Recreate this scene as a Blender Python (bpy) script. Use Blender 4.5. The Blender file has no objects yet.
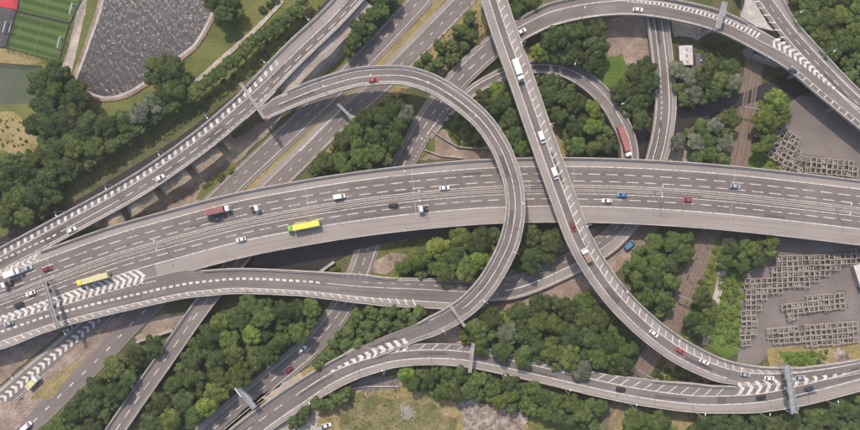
import bpy, bmesh, math, random
from mathutils import Vector, Matrix, noise
R = math.radians
random.seed(7)
sc = bpy.context.scene
COL = sc.collection
# ------------------------------------------------------------------ camera
H, K = 300.0, 0.45                     # camera height (m), metres per photo pixel on the ground
cam = bpy.data.cameras.new('camera'); co = bpy.data.objects.new('camera', cam); COL.objects.link(co)
co.location = (0, 0, H); cam.sensor_width = 36; cam.lens = 36*H/(860*K)
cam.clip_start = 1; cam.clip_end = 3000; sc.camera = co
# ------------------------------------------------------------------ sky, sun, exposure
SUN_DIR = Vector((0.30, -0.75, -1.0)).normalized()       # direction the light travels
elev = math.asin(-SUN_DIR.z); az = math.atan2(-SUN_DIR.x, -SUN_DIR.y)
w = bpy.data.worlds.new('World'); sc.world = w; w.use_nodes = True
nt = w.node_tree; bg = nt.nodes['Background']
sky = nt.nodes.new('ShaderNodeTexSky'); sky.sky_type = 'NISHITA'; sky.sun_disc = False
sky.sun_elevation = elev; sky.sun_rotation = az; sky.dust_density = 3.0; sky.air_density = 1.0
nt.links.new(sky.outputs[0], bg.inputs[0]); bg.inputs[1].default_value = 0.15
sun = bpy.data.lights.new('sun', 'SUN'); sun.energy = 3.1; sun.angle = R(0.9); sun.color = (1, 0.895, 0.79)
so = bpy.data.objects.new('sun', sun); COL.objects.link(so)
so.rotation_euler = SUN_DIR.to_track_quat('-Z', 'Y').to_euler()
sc.view_settings.view_transform = 'Standard'; sc.view_settings.look = 'None'
sc.view_settings.exposure = 0.45; sc.view_settings.gamma = 1; sc.view_settings.use_curve_mapping = False

# ------------------------------------------------------------------ helpers
def P(px, py, z):                      # the place at height z that stands at photo pixel (px, py)
    f = K*(H-z)/H
    return Vector(((px-430)*f, (215-py)*f, z))

def tag(o, label=None, cat=None, group=None, kind=None):
    if label: o['label'] = label
    if cat: o['category'] = cat
    if group: o['group'] = group
    if kind: o['kind'] = kind
    return o

def empty(name, loc, rz=0, label=None, cat=None, group=None):
    o = bpy.data.objects.new(name, None); COL.objects.link(o)
    o.location = loc; o.rotation_euler = (0, 0, rz); o.empty_display_size = 0.5
    return tag(o, label, cat, group)

class MB:
    def __init__(s): s.v = []; s.f = []; s.m = []; s.uv = []
    def face(s, pts, mi=0, uv=None):
        b = len(s.v); s.v += [tuple(p) for p in pts]; s.f.append(tuple(range(b, b+len(pts)))); s.m.append(mi)
        s.uv.append(uv)
    def box(s, c, d, rz=0, mi=0, taper=1.0, M=None):
        hx, hy, hz = d[0]/2, d[1]/2, d[2]/2
        cs, sn = math.cos(rz), math.sin(rz)
        def t(x, y, z):
            q = taper if z > 0 else 1
            x *= q; y *= q
            v = Vector((c[0]+x*cs-y*sn, c[1]+x*sn+y*cs, c[2]+z))
            return M @ v if M else v
        p = [t(x, y, z) for z in (-hz, hz) for x, y in ((-hx, -hy), (hx, -hy), (hx, hy), (-hx, hy))]
        for q in ((3, 2, 1, 0), (4, 5, 6, 7), (0, 1, 5, 4), (1, 2, 6, 5), (2, 3, 7, 6), (3, 0, 4, 7)):
            s.face([p[i] for i in q], mi)
    def bar(s, a, b, r, n=6, mi=0, r2=None):
        a = Vector(a); b = Vector(b); d = b-a; L = d.length
        if L < 1e-6: return
        q = d.to_track_quat('Z', 'Y'); r2 = r if r2 is None else r2
        A = [a+q @ Vector((r*math.cos(2*math.pi*i/n), r*math.sin(2*math.pi*i/n), 0)) for i in range(n)]
        B = [b+q @ Vector((r2*math.cos(2*math.pi*i/n), r2*math.sin(2*math.pi*i/n), 0)) for i in range(n)]
        for i in range(n):
            j = (i+1) % n; s.face([A[i], A[j], B[j], B[i]], mi)
        s.face(A[::-1], mi); s.face(B, mi)
    def build(s, name, mats, parent=None, smooth=False, loc=None):
        me = bpy.data.meshes.new(name); me.from_pydata(s.v, [], s.f)
        for m in (mats if isinstance(mats, (list, tuple)) else [mats]): me.materials.append(m)
        me.polygons.foreach_set('material_index', s.m)
        if any(u is not None for u in s.uv):
            l = me.uv_layers.new(name='UVMap'); k = 0
            for f, u in zip(s.f, s.uv):
                for i in range(len(f)):
                    l.data[k].uv = u[i] if u else (0, 0); k += 1
        if smooth: me.polygons.foreach_set('use_smooth', [True]*len(s.f))
        me.update()
        o = bpy.data.objects.new(name, me); COL.objects.link(o)
        if loc: o.location = loc
        if parent: o.parent = parent
        return o

# ------------------------------------------------------------------ materials
def newmat(name, rough=0.9, spec=0.2):
    m = bpy.data.materials.new(name); m.use_nodes = True
    b = m.node_tree.nodes['Principled BSDF']
    b.inputs['Roughness'].default_value = rough; b.inputs['Specular IOR Level'].default_value = spec
    return m, m.node_tree, b

def ramp(nt, stops):
    r = nt.nodes.new('ShaderNodeValToRGB'); e = r.color_ramp.elements
    while len(e) < len(stops): e.new(0.5)
    for i, (p, c) in enumerate(stops):
        e[i].position = p; e[i].color = (*c, 1)
    return r

def noisy(name, stops, scale=0.1, detail=8, rough=0.9, spec=0.2, fine=3.0, fine_amt=0.25, bump=0.0, coord='Object', dist=0.0, stretch=None, per_object=0):
    """base colour from a large-scale noise through a ramp, broken up by a finer one"""
    m, t, b = newmat(name, rough, spec)
    tc = t.nodes.new('ShaderNodeTexCoord'); out = tc.outputs[coord]
    if stretch:
        mp = t.nodes.new('ShaderNodeMapping'); mp.inputs['Scale'].default_value = stretch[0]; mp.inputs['Rotation'].default_value = stretch[1]
        t.links.new(out, mp.inputs[0]); out = mp.outputs[0]
    n = t.nodes.new('ShaderNodeTexNoise'); n.inputs['Scale'].default_value = scale; n.inputs['Detail'].default_value = detail
    n.inputs['Roughness'].default_value = 0.65; n.inputs['Distortion'].default_value = dist
    t.links.new(out, n.inputs['Vector'])
    r = ramp(t, stops); t.links.new(n.outputs['Fac'], r.inputs[0])
    f = t.nodes.new('ShaderNodeTexNoise'); f.inputs['Scale'].default_value = fine; f.inputs['Detail'].default_value = 5
    t.links.new(out, f.inputs['Vector'])
    mr = t.nodes.new('ShaderNodeMapRange'); mr.inputs[1].default_value = 0.3; mr.inputs[2].default_value = 0.7
    mr.inputs[3].default_value = 1-fine_amt; mr.inputs[4].default_value = 1+fine_amt
    t.links.new(f.outputs['Fac'], mr.inputs[0])
    mx = t.nodes.new('ShaderNodeVectorMath'); mx.operation = 'SCALE'
    t.links.new(r.outputs[0], mx.inputs[0]); t.links.new(mr.outputs[0], mx.inputs['Scale'])
    t.links.new(mx.outputs[0], b.inputs['Base Color'])
    if bump:
        bn = t.nodes.new('ShaderNodeBump'); bn.inputs['Strength'].default_value = bump; bn.inputs['Distance'].default_value = 0.3
        t.links.new(f.outputs['Fac'], bn.inputs['Height']); t.links.new(bn.outputs[0], b.inputs['Normal'])
    return m

def road_mat(name, dark, light, streak=0.42):
    """asphalt / worn concrete: UV is (metres across, metres along), so wear runs along the lane"""
    m, t, b = newmat(name, 0.88, 0.25)
    uv = t.nodes.new('ShaderNodeUVMap'); mp = t.nodes.new('ShaderNodeMapping'); mp.inputs['Scale'].default_value = (0.9, 0.018, 1)
    t.links.new(uv.outputs[0], mp.inputs[0])
    n = t.nodes.new('ShaderNodeTexNoise'); n.inputs['Scale'].default_value = 1.0; n.inputs['Detail'].default_value = 5
    t.links.new(mp.outputs[0], n.inputs['Vector'])
    tc = t.nodes.new('ShaderNodeTexCoord')
    n2 = t.nodes.new('ShaderNodeTexNoise'); n2.inputs['Scale'].default_value = 0.05; n2.inputs['Detail'].default_value = 7
    t.links.new(tc.outputs['Object'], n2.inputs['Vector'])
    n3 = t.nodes.new('ShaderNodeTexNoise'); n3.inputs['Scale'].default_value = 1.6; n3.inputs['Detail'].default_value = 4
    t.links.new(tc.outputs['Object'], n3.inputs['Vector'])
    def mul(a, k):
        q = t.nodes.new('ShaderNodeMath'); q.operation = 'MULTIPLY'; t.links.new(a, q.inputs[0]); q.inputs[1].default_value = k; return q.outputs[0]
    def add(a, c):
        q = t.nodes.new('ShaderNodeMath'); q.operation = 'ADD'; t.links.new(a, q.inputs[0]); t.links.new(c, q.inputs[1]); return q.outputs[0]
    s = add(add(mul(n.outputs['Fac'], streak), mul(n2.outputs['Fac'], 0.4)), mul(n3.outputs['Fac'], 0.25))
    r = ramp(t, [(0.34, dark), (0.63, light)]); t.links.new(s, r.inputs[0])
    t.links.new(r.outputs[0], b.inputs['Base Color'])
    return m

def flat(name, c, rough=0.5, spec=0.5, metal=0.0, var=0.12):
    m, t, b = newmat(name, rough, spec); b.inputs['Metallic'].default_value = metal
    tc = t.nodes.new('ShaderNodeTexCoord'); n = t.nodes.new('ShaderNodeTexNoise'); n.inputs['Scale'].default_value = 1.3; n.inputs['Detail'].default_value = 5
    t.links.new(tc.outputs['Object'], n.inputs['Vector'])
    r = ramp(t, [(0.3, tuple(x*(1-var) for x in c)), (0.7, tuple(min(1, x*(1+var)) for x in c))])
    t.links.new(n.outputs['Fac'], r.inputs[0]); t.links.new(r.outputs[0], b.inputs['Base Color'])
    return m

def leaf_mat(name, a, b_, c):
    m, t, bs = newmat(name, 0.8, 0.15)
    oi = t.nodes.new('ShaderNodeObjectInfo'); tc = t.nodes.new('ShaderNodeTexCoord')
    n = t.nodes.new('ShaderNodeTexNoise'); n.inputs['Scale'].default_value = 2.2; n.inputs['Detail'].default_value = 6
    t.links.new(tc.outputs['Object'], n.inputs['Vector'])
    r = ramp(t, [(0.3, a), (0.5, b_), (0.72, c)]); t.links.new(n.outputs['Fac'], r.inputs[0])
    hsv = t.nodes.new('ShaderNodeHueSaturation')
    mr = t.nodes.new('ShaderNodeMapRange'); mr.inputs[3].default_value = 0.78; mr.inputs[4].default_value = 1.25
    t.links.new(oi.outputs['Random'], mr.inputs[0]); t.links.new(mr.outputs[0], hsv.inputs['Value'])
    m2 = t.nodes.new('ShaderNodeMath'); m2.operation = 'MULTIPLY_ADD'; m2.inputs[1].default_value = 7.3; m2.inputs[2].default_value = 0
    t.links.new(oi.outputs['Random'], m2.inputs[0])
    fr = t.nodes.new('ShaderNodeMath'); fr.operation = 'FRACT'; t.links.new(m2.outputs[0], fr.inputs[0])
    mh = t.nodes.new('ShaderNodeMapRange'); mh.inputs[3].default_value = 0.478; mh.inputs[4].default_value = 0.515
    t.links.new(fr.outputs[0], mh.inputs[0]); t.links.new(mh.outputs[0], hsv.inputs['Hue'])
    t.links.new(r.outputs[0], hsv.inputs['Color']); t.links.new(hsv.outputs[0], bs.inputs['Base Color'])
    tr = t.nodes.new('ShaderNodeBsdfTranslucent'); t.links.new(hsv.outputs[0], tr.inputs[0])
    mx = t.nodes.new('ShaderNodeMixShader'); mx.inputs[0].default_value = 0.25
    out = t.nodes['Material Output']
    t.links.new(bs.outputs[0], mx.inputs[1]); t.links.new(tr.outputs[0], mx.inputs[2]); t.links.new(mx.outputs[0], out.inputs[0])
    return m

M = {}
M['asphalt'] = road_mat('asphalt', (0.084, 0.072, 0.067), (0.178, 0.153, 0.142))
M['asphalt_ground'] = road_mat('asphalt_ground', (0.098, 0.084, 0.079), (0.185, 0.161, 0.150))
M['patch_dark'] = road_mat('resurfaced_dark', (0.058, 0.051, 0.050), (0.112, 0.100, 0.097))
M['patch_pale'] = road_mat('resurfaced_pale', (0.11, 0.097, 0.092), (0.20, 0.175, 0.165))
M['shoulder'] = road_mat('worn_shoulder', (0.16, 0.140, 0.126), (0.27, 0.236, 0.214), 0.5)
M['shoulder_dark'] = road_mat('dark_shoulder', (0.10, 0.088, 0.084), (0.18, 0.157, 0.146), 0.5)
M['concrete'] = noisy('concrete', [(0.3, (0.24, 0.215, 0.19)), (0.7, (0.38, 0.345, 0.31))], 0.12, fine=1.5, fine_amt=0.18)
M['concrete_pale'] = noisy('pale_concrete', [(0.3, (0.27, 0.24, 0.215)), (0.7, (0.46, 0.415, 0.375))], 0.25, fine=1.2, fine_amt=0.18)
M['paint'] = noisy('worn_road_paint', [(0.35, (0.25, 0.228, 0.21)), (0.52, (0.58, 0.54, 0.50))], 0.8, fine=2.5, fine_amt=0.14, rough=0.7)
M['paint_faint'] = noisy('faded_road_paint', [(0.3, (0.22, 0.20, 0.185)), (0.65, (0.42, 0.39, 0.36))], 0.7, fine=3, fine_amt=0.2, rough=0.7)
M['joint'] = flat('joint_rubber', (0.06, 0.055, 0.05), 0.8)
M['ground'] = noisy('scrub_ground', [(0.28, (0.040, 0.052, 0.022)), (0.45, (0.072, 0.082, 0.032)), (0.58, (0.125, 0.110, 0.055)), (0.74, (0.15, 0.115, 0.08))], 0.05, fine=1.3, fine_amt=0.4, bump=0.5)
M['grass'] = noisy('green_grass', [(0.3, (0.065, 0.085, 0.022)), (0.52, (0.115, 0.125, 0.036)), (0.72, (0.17, 0.155, 0.058))], 0.07, fine=1.2, fine_amt=0.25, bump=0.4)
M['grass_dry'] = noisy('dry_grass', [(0.3, (0.15, 0.125, 0.052)), (0.5, (0.235, 0.19, 0.085)), (0.7, (0.29, 0.225, 0.125))], 0.09, fine=1.0, fine_amt=0.3, bump=0.4)
M['grass_bright'] = noisy('bright_grass', [(0.3, (0.06, 0.10, 0.02)), (0.55, (0.10, 0.15, 0.03)), (0.72, (0.16, 0.17, 0.06))], 0.1, fine=1.5, fine_amt=0.35, bump=0.5)
M['dirt'] = noisy('brown_earth', [(0.3, (0.15, 0.115, 0.088)), (0.52, (0.24, 0.182, 0.146)), (0.7, (0.34, 0.27, 0.225))], 0.12, fine=1.4, fine_amt=0.3, bump=0.4)
M['sand'] = noisy('pale_hardstanding', [(0.3, (0.24, 0.20, 0.165)), (0.5, (0.35, 0.30, 0.255)), (0.7, (0.45, 0.39, 0.34))], 0.12, fine=1.2, fine_amt=0.25)
M['field'] = noisy('patchy_field', [(0.32, (0.085, 0.090, 0.035)), (0.48, (0.135, 0.125, 0.052)), (0.60, (0.19, 0.155, 0.080)), (0.72, (0.27, 0.22, 0.15))], 0.14, fine=1.6, fine_amt=0.4, bump=0.5, dist=.6)
M['sandy'] = noisy('sandy_mound', [(0.3, (0.20, 0.155, 0.105)), (0.5, (0.31, 0.245, 0.175)), (0.7, (0.40, 0.33, 0.25))], 0.12, fine=1.2, fine_amt=0.3, bump=0.4)
M['rubble'] = noisy('rubble_ground', [(0.36, (0.10, 0.085, 0.055)), (0.50, (0.23, 0.185, 0.155)), (0.66, (0.42, 0.36, 0.32))], 0.35, fine=2.2, fine_amt=0.4, bump=0.8)
M['yard'] = noisy('yard_tarmac', [(0.3, (0.125, 0.105, 0.096)), (0.7, (0.195, 0.168, 0.156))], 0.06, fine=0.9, fine_amt=0.08)
M['ballast'] = noisy('rail_ballast', [(0.3, (0.135, 0.100, 0.078)), (0.7, (0.225, 0.170, 0.135))], 0.4, fine=3, fine_amt=0.25, bump=0.5)
M['rail'] = flat('rail_steel', (0.32, 0.27, 0.24), 0.45, 0.5, 0.2)
M['sleeper'] = flat('sleeper', (0.15, 0.105, 0.082), 0.9)
M['steel'] = flat('galvanised_steel', (0.33, 0.34, 0.345), 0.5, 0.5, 0.3)
M['steel_dark'] = flat('dark_steel', (0.05, 0.05, 0.055), 0.6)
M['white'] = flat('white_paint', (0.72, 0.71, 0.69), 0.35, 0.5, 0, 0.05)
M['silver'] = flat('silver_paint', (0.40, 0.42, 0.44), 0.3, 0.5, 0.3, 0.05)
M['black'] = flat('black_paint', (0.02, 0.02, 0.024), 0.3)
M['blue'] = flat('blue_paint', (0.07, 0.20, 0.34), 0.35)
M['navy'] = flat('dark_blue_paint', (0.035, 0.045, 0.07), 0.35)
M['red'] = flat('red_paint', (0.36, 0.045, 0.045), 0.35)
M['maroon'] = flat('maroon_paint', (0.20, 0.03, 0.035), 0.35)
M['redbrown'] = flat('red_trailer_sheet', (0.29, 0.115, 0.105), 0.7, 0.3, 0, 0.2)
M['dull_red'] = flat('dull_red_load', (0.25, 0.105, 0.10), 0.8, 0.3, 0, 0.3)
M['brown'] = flat('brown_load', (0.25, 0.17, 0.12), 0.8, 0.3, 0, 0.3)
M['yellow'] = flat('yellow_trailer', (0.70, 0.60, 0.08), 0.5, 0.4, 0, 0.06)
M['pale_yellow'] = flat('pale_yellow_tank', (0.50, 0.46, 0.25), 0.5)
M['post'] = flat('rusty_post', (0.36, 0.30, 0.265), 0.8)
M['green'] = flat('green_cab', (0.22, 0.42, 0.08), 0.4)
M['glass'] = flat('vehicle_glass', (0.02, 0.024, 0.028), 0.08, 0.8, 0, 0.02)
M['tyre'] = flat('tyre_rubber', (0.02, 0.02, 0.02), 0.9, 0.2)
M['lamp_clear'] = flat('headlight_lens', (0.7, 0.7, 0.68), 0.2, 0.8)
M['lamp_red'] = flat('tail_light_lens', (0.35, 0.02, 0.02), 0.3, 0.8)
M['bark'] = flat('bark', (0.10, 0.075, 0.055), 0.9, 0.1, 0, 0.3)
M['turf_line'] = flat('worn_turf_line', (0.16, 0.18, 0.12), .9)
M['red_court'] = flat('red_court', (0.42, 0.04, 0.055), 0.8, 0.2)
M['dark_court'] = noisy('dark_court', [(0.3, (0.055, 0.055, 0.06)), (0.7, (0.085, 0.082, 0.085))], 0.1)
M['dull_court'] = noisy('dull_green_court', [(0.3, (0.06, 0.075, 0.05)), (0.7, (0.09, 0.105, 0.07))], 0.08)
M['roof_white'] = noisy('pale_sheet_roof', [(0.3, (0.42, 0.38, 0.37)), (0.7, (0.56, 0.52, 0.50))], 0.3, fine=2)
M['brick'] = flat('brick_wall', (0.22, 0.13, 0.09), 0.9, 0.2)
LEAF = {
 'dark green': leaf_mat('leaf_dark', (0.038, 0.060, 0.020), (0.066, 0.096, 0.032), (0.108, 0.136, 0.050)),
 'mid green': leaf_mat('leaf_mid', (0.054, 0.086, 0.022), (0.095, 0.134, 0.036), (0.145, 0.178, 0.058)),
 'bright green': leaf_mat('leaf_bright', (0.085, 0.128, 0.024), (0.142, 0.192, 0.040), (0.200, 0.238, 0.066)),
 'silvery green': leaf_mat('leaf_silver', (0.090, 0.106, 0.062), (0.155, 0.170, 0.112), (0.225, 0.235, 0.172)),
}
# striped football turf
m, t, b = newmat('striped_turf', 0.9)
tc = t.nodes.new('ShaderNodeTexCoord'); mp = t.nodes.new('ShaderNodeMapping'); mp.inputs['Rotation'].default_value = (0, 0, R(15+90))
wv = t.nodes.new('ShaderNodeTexWave'); wv.inputs['Scale'].default_value = 0.075; wv.inputs['Distortion'].default_value = 1.2; wv.inputs['Detail Scale'].default_value = 0.3
t.links.new(tc.outputs['Object'], mp.inputs[0]); t.links.new(mp.outputs[0], wv.inputs[0])
r_ = ramp(t, [(0.25, (0.038, 0.072, 0.018)), (0.75, (0.080, 0.115, 0.034))]); t.links.new(wv.outputs['Fac'], r_.inputs[0])
t.links.new(r_.outputs[0], b.inputs['Base Color']); M['pitch'] = m
# wind-ruffled reservoir and slack river
def water(name, col, scale, strength, rough, rot, stretch=(1, 0.45, 1), spec=0.5):
    m, t, b = newmat(name, rough, spec)
    b.inputs['Base Color'].default_value = (*col, 1); b.inputs['IOR'].default_value = 1.33
    tc = t.nodes.new('ShaderNodeTexCoord'); mp = t.nodes.new('ShaderNodeMapping')
    mp.inputs['Rotation'].default_value = (0, 0, rot); mp.inputs['Scale'].default_value = stretch
    n = t.nodes.new('ShaderNodeTexNoise'); n.inputs['Scale'].default_value = scale; n.inputs['Detail'].default_value = 7; n.inputs['Roughness'].default_value = 0.62; n.inputs['Distortion'].default_value = 0.6
    bn = t.nodes.new('ShaderNodeBump'); bn.inputs['Strength'].default_value = 1.0; bn.inputs['Distance'].default_value = strength
    t.links.new(tc.outputs['Object'], mp.inputs[0]); t.links.new(mp.outputs[0], n.inputs['Vector'])
    t.links.new(n.outputs['Fac'], bn.inputs['Height']); t.links.new(bn.outputs[0], b.inputs['Normal'])
    return m
M['reservoir'] = water('reservoir_water', (0.046, 0.040, 0.040), 0.80, 0.40, 0.19, R(35), spec=1.0)
M['river'] = water('river_water', (0.034, 0.030, 0.028), 0.5, 0.10, 0.15, R(20))

# ------------------------------------------------------------------ ground sheets
def poly_sheet(pts, z, name, mat, jitter=0.0, step=6, label=None, kind='structure', cat=None, parent=None):
    q = []
    for i, (x, y) in enumerate(pts):
        x2, y2 = pts[(i+1) % len(pts)]; L = math.hypot(x2-x, y2-y); n = max(1, int(L/step)) if jitter else 1
        for k in range(n):
            t = k/n; a = x+(x2-x)*t; b = y+(y2-y)*t
            if jitter and not (a < 1 or b < 1 or a > 859 or b > 429):
                nv = noise.noise_vector(Vector((a*0.13, b*0.13, z*90)))*jitter*2
                a += nv.x+random.uniform(-.3, .3)*jitter; b += nv.y+random.uniform(-.3, .3)*jitter
            q.append(P(a, b, z))
    bm = bmesh.new(); vs = [bm.verts.new(p) for p in q]; f = bm.faces.new(vs); bm.normal_update()
    if f.normal.z < 0: f.normal_flip()
    bmesh.ops.triangulate(bm, faces=bm.faces[:])
    me = bpy.data.meshes.new(name); bm.to_mesh(me); bm.free(); me.materials.append(mat)
    o = bpy.data.objects.new(name, me); COL.objects.link(o); o.parent = parent
    if kind: o['kind'] = kind
    return tag(o, label, cat)

g = MB(); S = 900
g.face([(-S, -S, 0), (S, -S, 0), (S, S, 0), (-S, S, 0)]); tag(g.build('ground', M['ground']), kind='structure')
zc = [0.0]
def patch(pts, name, mat, jitter=1.5, label=None):
    zc[0] += 0.006
    return poly_sheet(pts, zc[0], name, mat, jitter, label=label)
# grass / verges / hard standings (photo pixels at ground level)
patch([(-60, -60), (120, -60), (250, -60), (345, -60), (330, 0), (283, 40), (240, 80), (190, 110), (120, 160), (60, 200), (0, 235), (-60, 260)], 'verge', M['grass'], 0)
patch([(0, 112), (20, 115), (42, 140), (30, 158), (0, 150), (-40, 150), (-40, 110)], 'meadow', M['grass_dry'], 2)
patch([(-40, 40), (20, 52), (42, 60), (25, 66), (-40, 62)], 'verge', M['grass_dry'], 1)
patch([(100, -20), (118, -20), (98, 50), (85, 78), (76, 100), (60, 90), (70, 60)], 'verge', M['grass'], 1)
patch([(110, 100), (150, 92), (160, 80), (150, 118), (110, 125), (88, 105)], 'verge', M['grass'], 2)
patch([(82, -10), (90, -10), (72, 70), (64, 85), (58, 78), (68, 50)], 'path', M['sand'], 0.5)
patch([(-40, 64), (42, 66), (36, 104), (-40, 104)], 'court', M['dull_court'], 0)
# median and strips between the ground carriageways
patch([(455, -30), (470, -30), (400, 55), (340, 108), (290, 158), (240, 205), (232, 205), (262, 170), (345, 92), (395, 42), (440, -10)], 'median', M['grass_dry'], 0.8)
patch([(200, 200), (240, 160), (275, 125), (300, 95), (360, 55), (345, 40), (300, 75), (262, 122), (180, 175), (120, 215), (70, 245), (120, 250)], 'earth_bank', M['dirt'], 1.5)
patch([(262, 100), (300, 62), (350, 12), (372, 4), (366, 26), (352, 42), (326, 68), (300, 90), (280, 100)], 'hardstanding', M['sand'], 1)
patch([(318, 74), (346, 46), (362, 32), (374, 34), (362, 52), (340, 68), (322, 80)], 'verge', M['grass'], 1)
patch([(98, 222), (122, 204), (150, 190), (160, 200), (140, 212), (118, 220), (96, 228)], 'earth_mound', M['sandy'], 1.5)
patch([(160, 186), (182, 172), (188, 178), (180, 192), (164, 200)], 'earth_mound', M['sandy'], 1.5)
patch([(188, 170), (206, 158), (224, 156), (214, 170), (192, 180)], 'earth_mound', M['sandy'], 1.5)
patch([(205, 186), (232, 162), (240, 170), (214, 198), (196, 200)], 'verge', M['grass'], 1.5)
patch([(480, -10), (488, 30), (440, 78), (398, 92), (380, 105), (345, 140), (322, 165), (312, 170), (345, 128), (410, 68), (474, 0)], 'verge', M['grass_dry'], 1)
patch([(430, 130), (470, 128), (500, 145), (505, 160), (420, 160), (425, 140)], 'hardstanding', M['dirt'], 1)
patch([(440, 118), (450, 112), (475, 100), (495, 125), (503, 138), (480, 150), (455, 146)], 'verge', M['grass'], 1)
patch([(432, 118), (436, 150), (420, 160), (412, 165), (425, 140)], 'verge', M['grass'], 0.6)
patch([(395, 92), (410, 100), (404, 130), (385, 165), (370, 172), (385, 130)], 'verge', M['grass_dry'], 1)
patch([(470, 80), (500, 55), (508, 66), (480, 88), (458, 100)], 'verge', M['grass'], 1)
patch([(520, 48), (545, 45), (548, 62), (530, 66), (522, 60)], 'verge', M['grass_dry'], 1)
patch([(560, 0), (520, 0), (505, -20), (600, -20), (610, 0)], 'hardstanding', M['sand'], 1)
patch([(597, 20), (655, 12), (650, 60), (652, 80), (640, 78), (635, 66), (610, 62), (600, 48)], 'earth_yard', M['dirt'], 1)
patch([(600, 58), (622, 54), (628, 68), (612, 90), (598, 80)], 'lawn', M['grass_bright'], 1)
patch([(590, 95), (600, 85), (612, 95), (612, 108)], 'verge', M['grass_dry'], 1)
patch([(536, 120), (556, 110), (566, 140), (566, 158), (540, 158)], 'verge', M['grass_dry'], 1)
patch([(502, 130), (530, 132), (534, 158), (506, 158)], 'earth_bank', M['dirt'], 1)
patch([(670, 10), (700, 20), (712, 32), (698, 38), (674, 36)], 'earth_yard', M['sand'], 1.5)
patch([(742, -20), (768, -20), (776, 30), (782, 44), (760, 40), (740, 18)], 'hardstanding', M['sand'], 0)
patch([(785, 0), (800, 0), (798, 30), (815, 55), (800, 50), (780, 22)], 'verge', M['grass_dry'], 0.5)
patch([(670, 145), (700, 138), (722, 150), (735, 165), (668, 165)], 'earth_bank', M['sand'], 1.5)
patch([(700, 112), (728, 104), (730, 112), (700, 120)], 'earth_bank', M['dirt'], 1)
patch([(768, 120), (800, 95), (870, 105), (900, 130), (900, 200), (740, 200), (748, 165), (765, 140)], 'yard', M['yard'], 0)
patch([(745, 145), (760, 146), (790, 170), (800, 180), (745, 180)], 'verge', M['grass_bright'], 1)
# south of the motorway
patch([(380, 240), (480, 235), (480, 262), (440, 268), (400, 280), (372, 276)], 'verge', M['grass'], 1)
patch([(374, 262), (392, 252), (408, 256), (400, 266), (386, 274), (372, 274)], 'earth_bank', M['dirt'], 1)
patch([(480, 290), (512, 270), (560, 245), (600, 225), (660, 225), (650, 250), (615, 272), (600, 305), (560, 312), (500, 320), (470, 318)], 'earth_bank', M['dirt'], 1.2)
patch([(430, 322), (452, 316), (462, 330), (476, 352), (400, 352)], 'hardstanding', M['sand'], 0.8)
patch([(405, 300), (470, 300), (460, 315), (440, 322), (425, 312)], 'earth_bank', M['dirt'], 1)
patch([(608, 318), (616, 330), (606, 372), (596, 378), (600, 350)], 'earth_bank', M['dirt'], 1)
patch([(690, 235), (722, 240), (716, 292), (702, 330), (680, 345), (690, 300)], 'verge', M['grass'], 1)
patch([(715, 240), (775, 240), (775, 280), (745, 280), (742, 352), (725, 360), (706, 345), (718, 290)], 'verge', M['grass_bright'], 1)
patch([(723, 238), (734, 238), (724, 285), (714, 320), (708, 345), (702, 345), (708, 312), (716, 285)], 'path', M['sand'], 0.6)
patch([(668, 360), (690, 370), (718, 382), (700, 384), (655, 380)], 'verge', M['grass_dry'], 1)
patch([(735, 232), (900, 240), (900, 352), (770, 352), (752, 372), (736, 366), (740, 345), (740, 280), (760, 262)], 'yard', M['yard'], 0)
patch([(766, 348), (870, 342), (900, 345), (900, 375), (800, 376), (772, 374)], 'verge', M['grass_dry'], 1)
patch([(780, 352), (812, 350), (830, 358), (815, 366), (785, 368)], 'verge', M['grass_bright'], 1.5)
patch([(832, 352), (842, 346), (850, 356), (846, 368), (836, 366)], 'gravel', M['rubble'], 1)
patch([(-40, 350), (60, 325), (80, 318), (40, 350), (0, 385), (-40, 400)], 'earth_bank', M['dirt'], 1)
patch([(96, 330), (150, 296), (120, 325), (85, 360), (50, 392), (25, 402), (22, 398), (65, 355)], 'median', M['dirt'], 0.7)
patch([(72, 362), (82, 360), (52, 398), (28, 402), (40, 388)], 'median', M['grass_dry'], 0.7)
patch([(155, 316), (185, 312), (178, 330), (140, 342), (135, 338)], 'earth_bank', M['dirt'], 1)
patch([(0, 402), (45, 398), (15, 430), (-20, 440), (-20, 410)], 'hardstanding', M['dirt'], 0.7)
patch([(345, 352), (330, 366), (305, 378), (255, 408), (225, 438), (205, 445), (260, 395), (320, 362), (340, 345)], 'verge', M['grass_dry'], 0.7)
patch([(262, 398), (300, 372), (303, 378), (268, 402)], 'gravel', M['sand'], 1)
patch([(285, 440), (325, 405), (350, 386), (400, 372), (420, 384), (450, 392), (485, 404), (520, 412), (540, 445), (300, 450)], 'field', M['grass_dry'], 2)
patch([(335, 398), (360, 392), (395, 400), (430, 402), (455, 420), (455, 445), (345, 445), (338, 420)], 'field', M['field'], 3)
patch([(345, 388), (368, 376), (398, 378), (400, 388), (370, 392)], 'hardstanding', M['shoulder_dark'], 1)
patch([(266, 432), (300, 406), (322, 402), (318, 430), (300, 445)], 'hardstanding', M['sand'], 1)
patch([(452, 393), (478, 400), (510, 410), (530, 414), (520, 445), (470, 445), (462, 415)], 'rubble_ground', M['rubble'], 2.5)
patch([(398, 404), (410, 406), (416, 414), (408, 420), (400, 414)], 'rubble_ground', M['rubble'], 2)
patch([(530, 412), (600, 418), (640, 440), (525, 445)], 'verge', M['grass'], 2)
patch([(615, 404), (640, 408), (705, 412), (700, 445), (606, 445)], 'verge', M['grass_dry'], 2)
patch([(700, 414), (860, 395), (900, 390), (900, 460), (690, 460)], 'verge', M['grass'], 0)
patch([(540, 240), (580, 240), (566, 250), (548, 256)], 'earth_bank', M['dirt'], 1)
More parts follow.
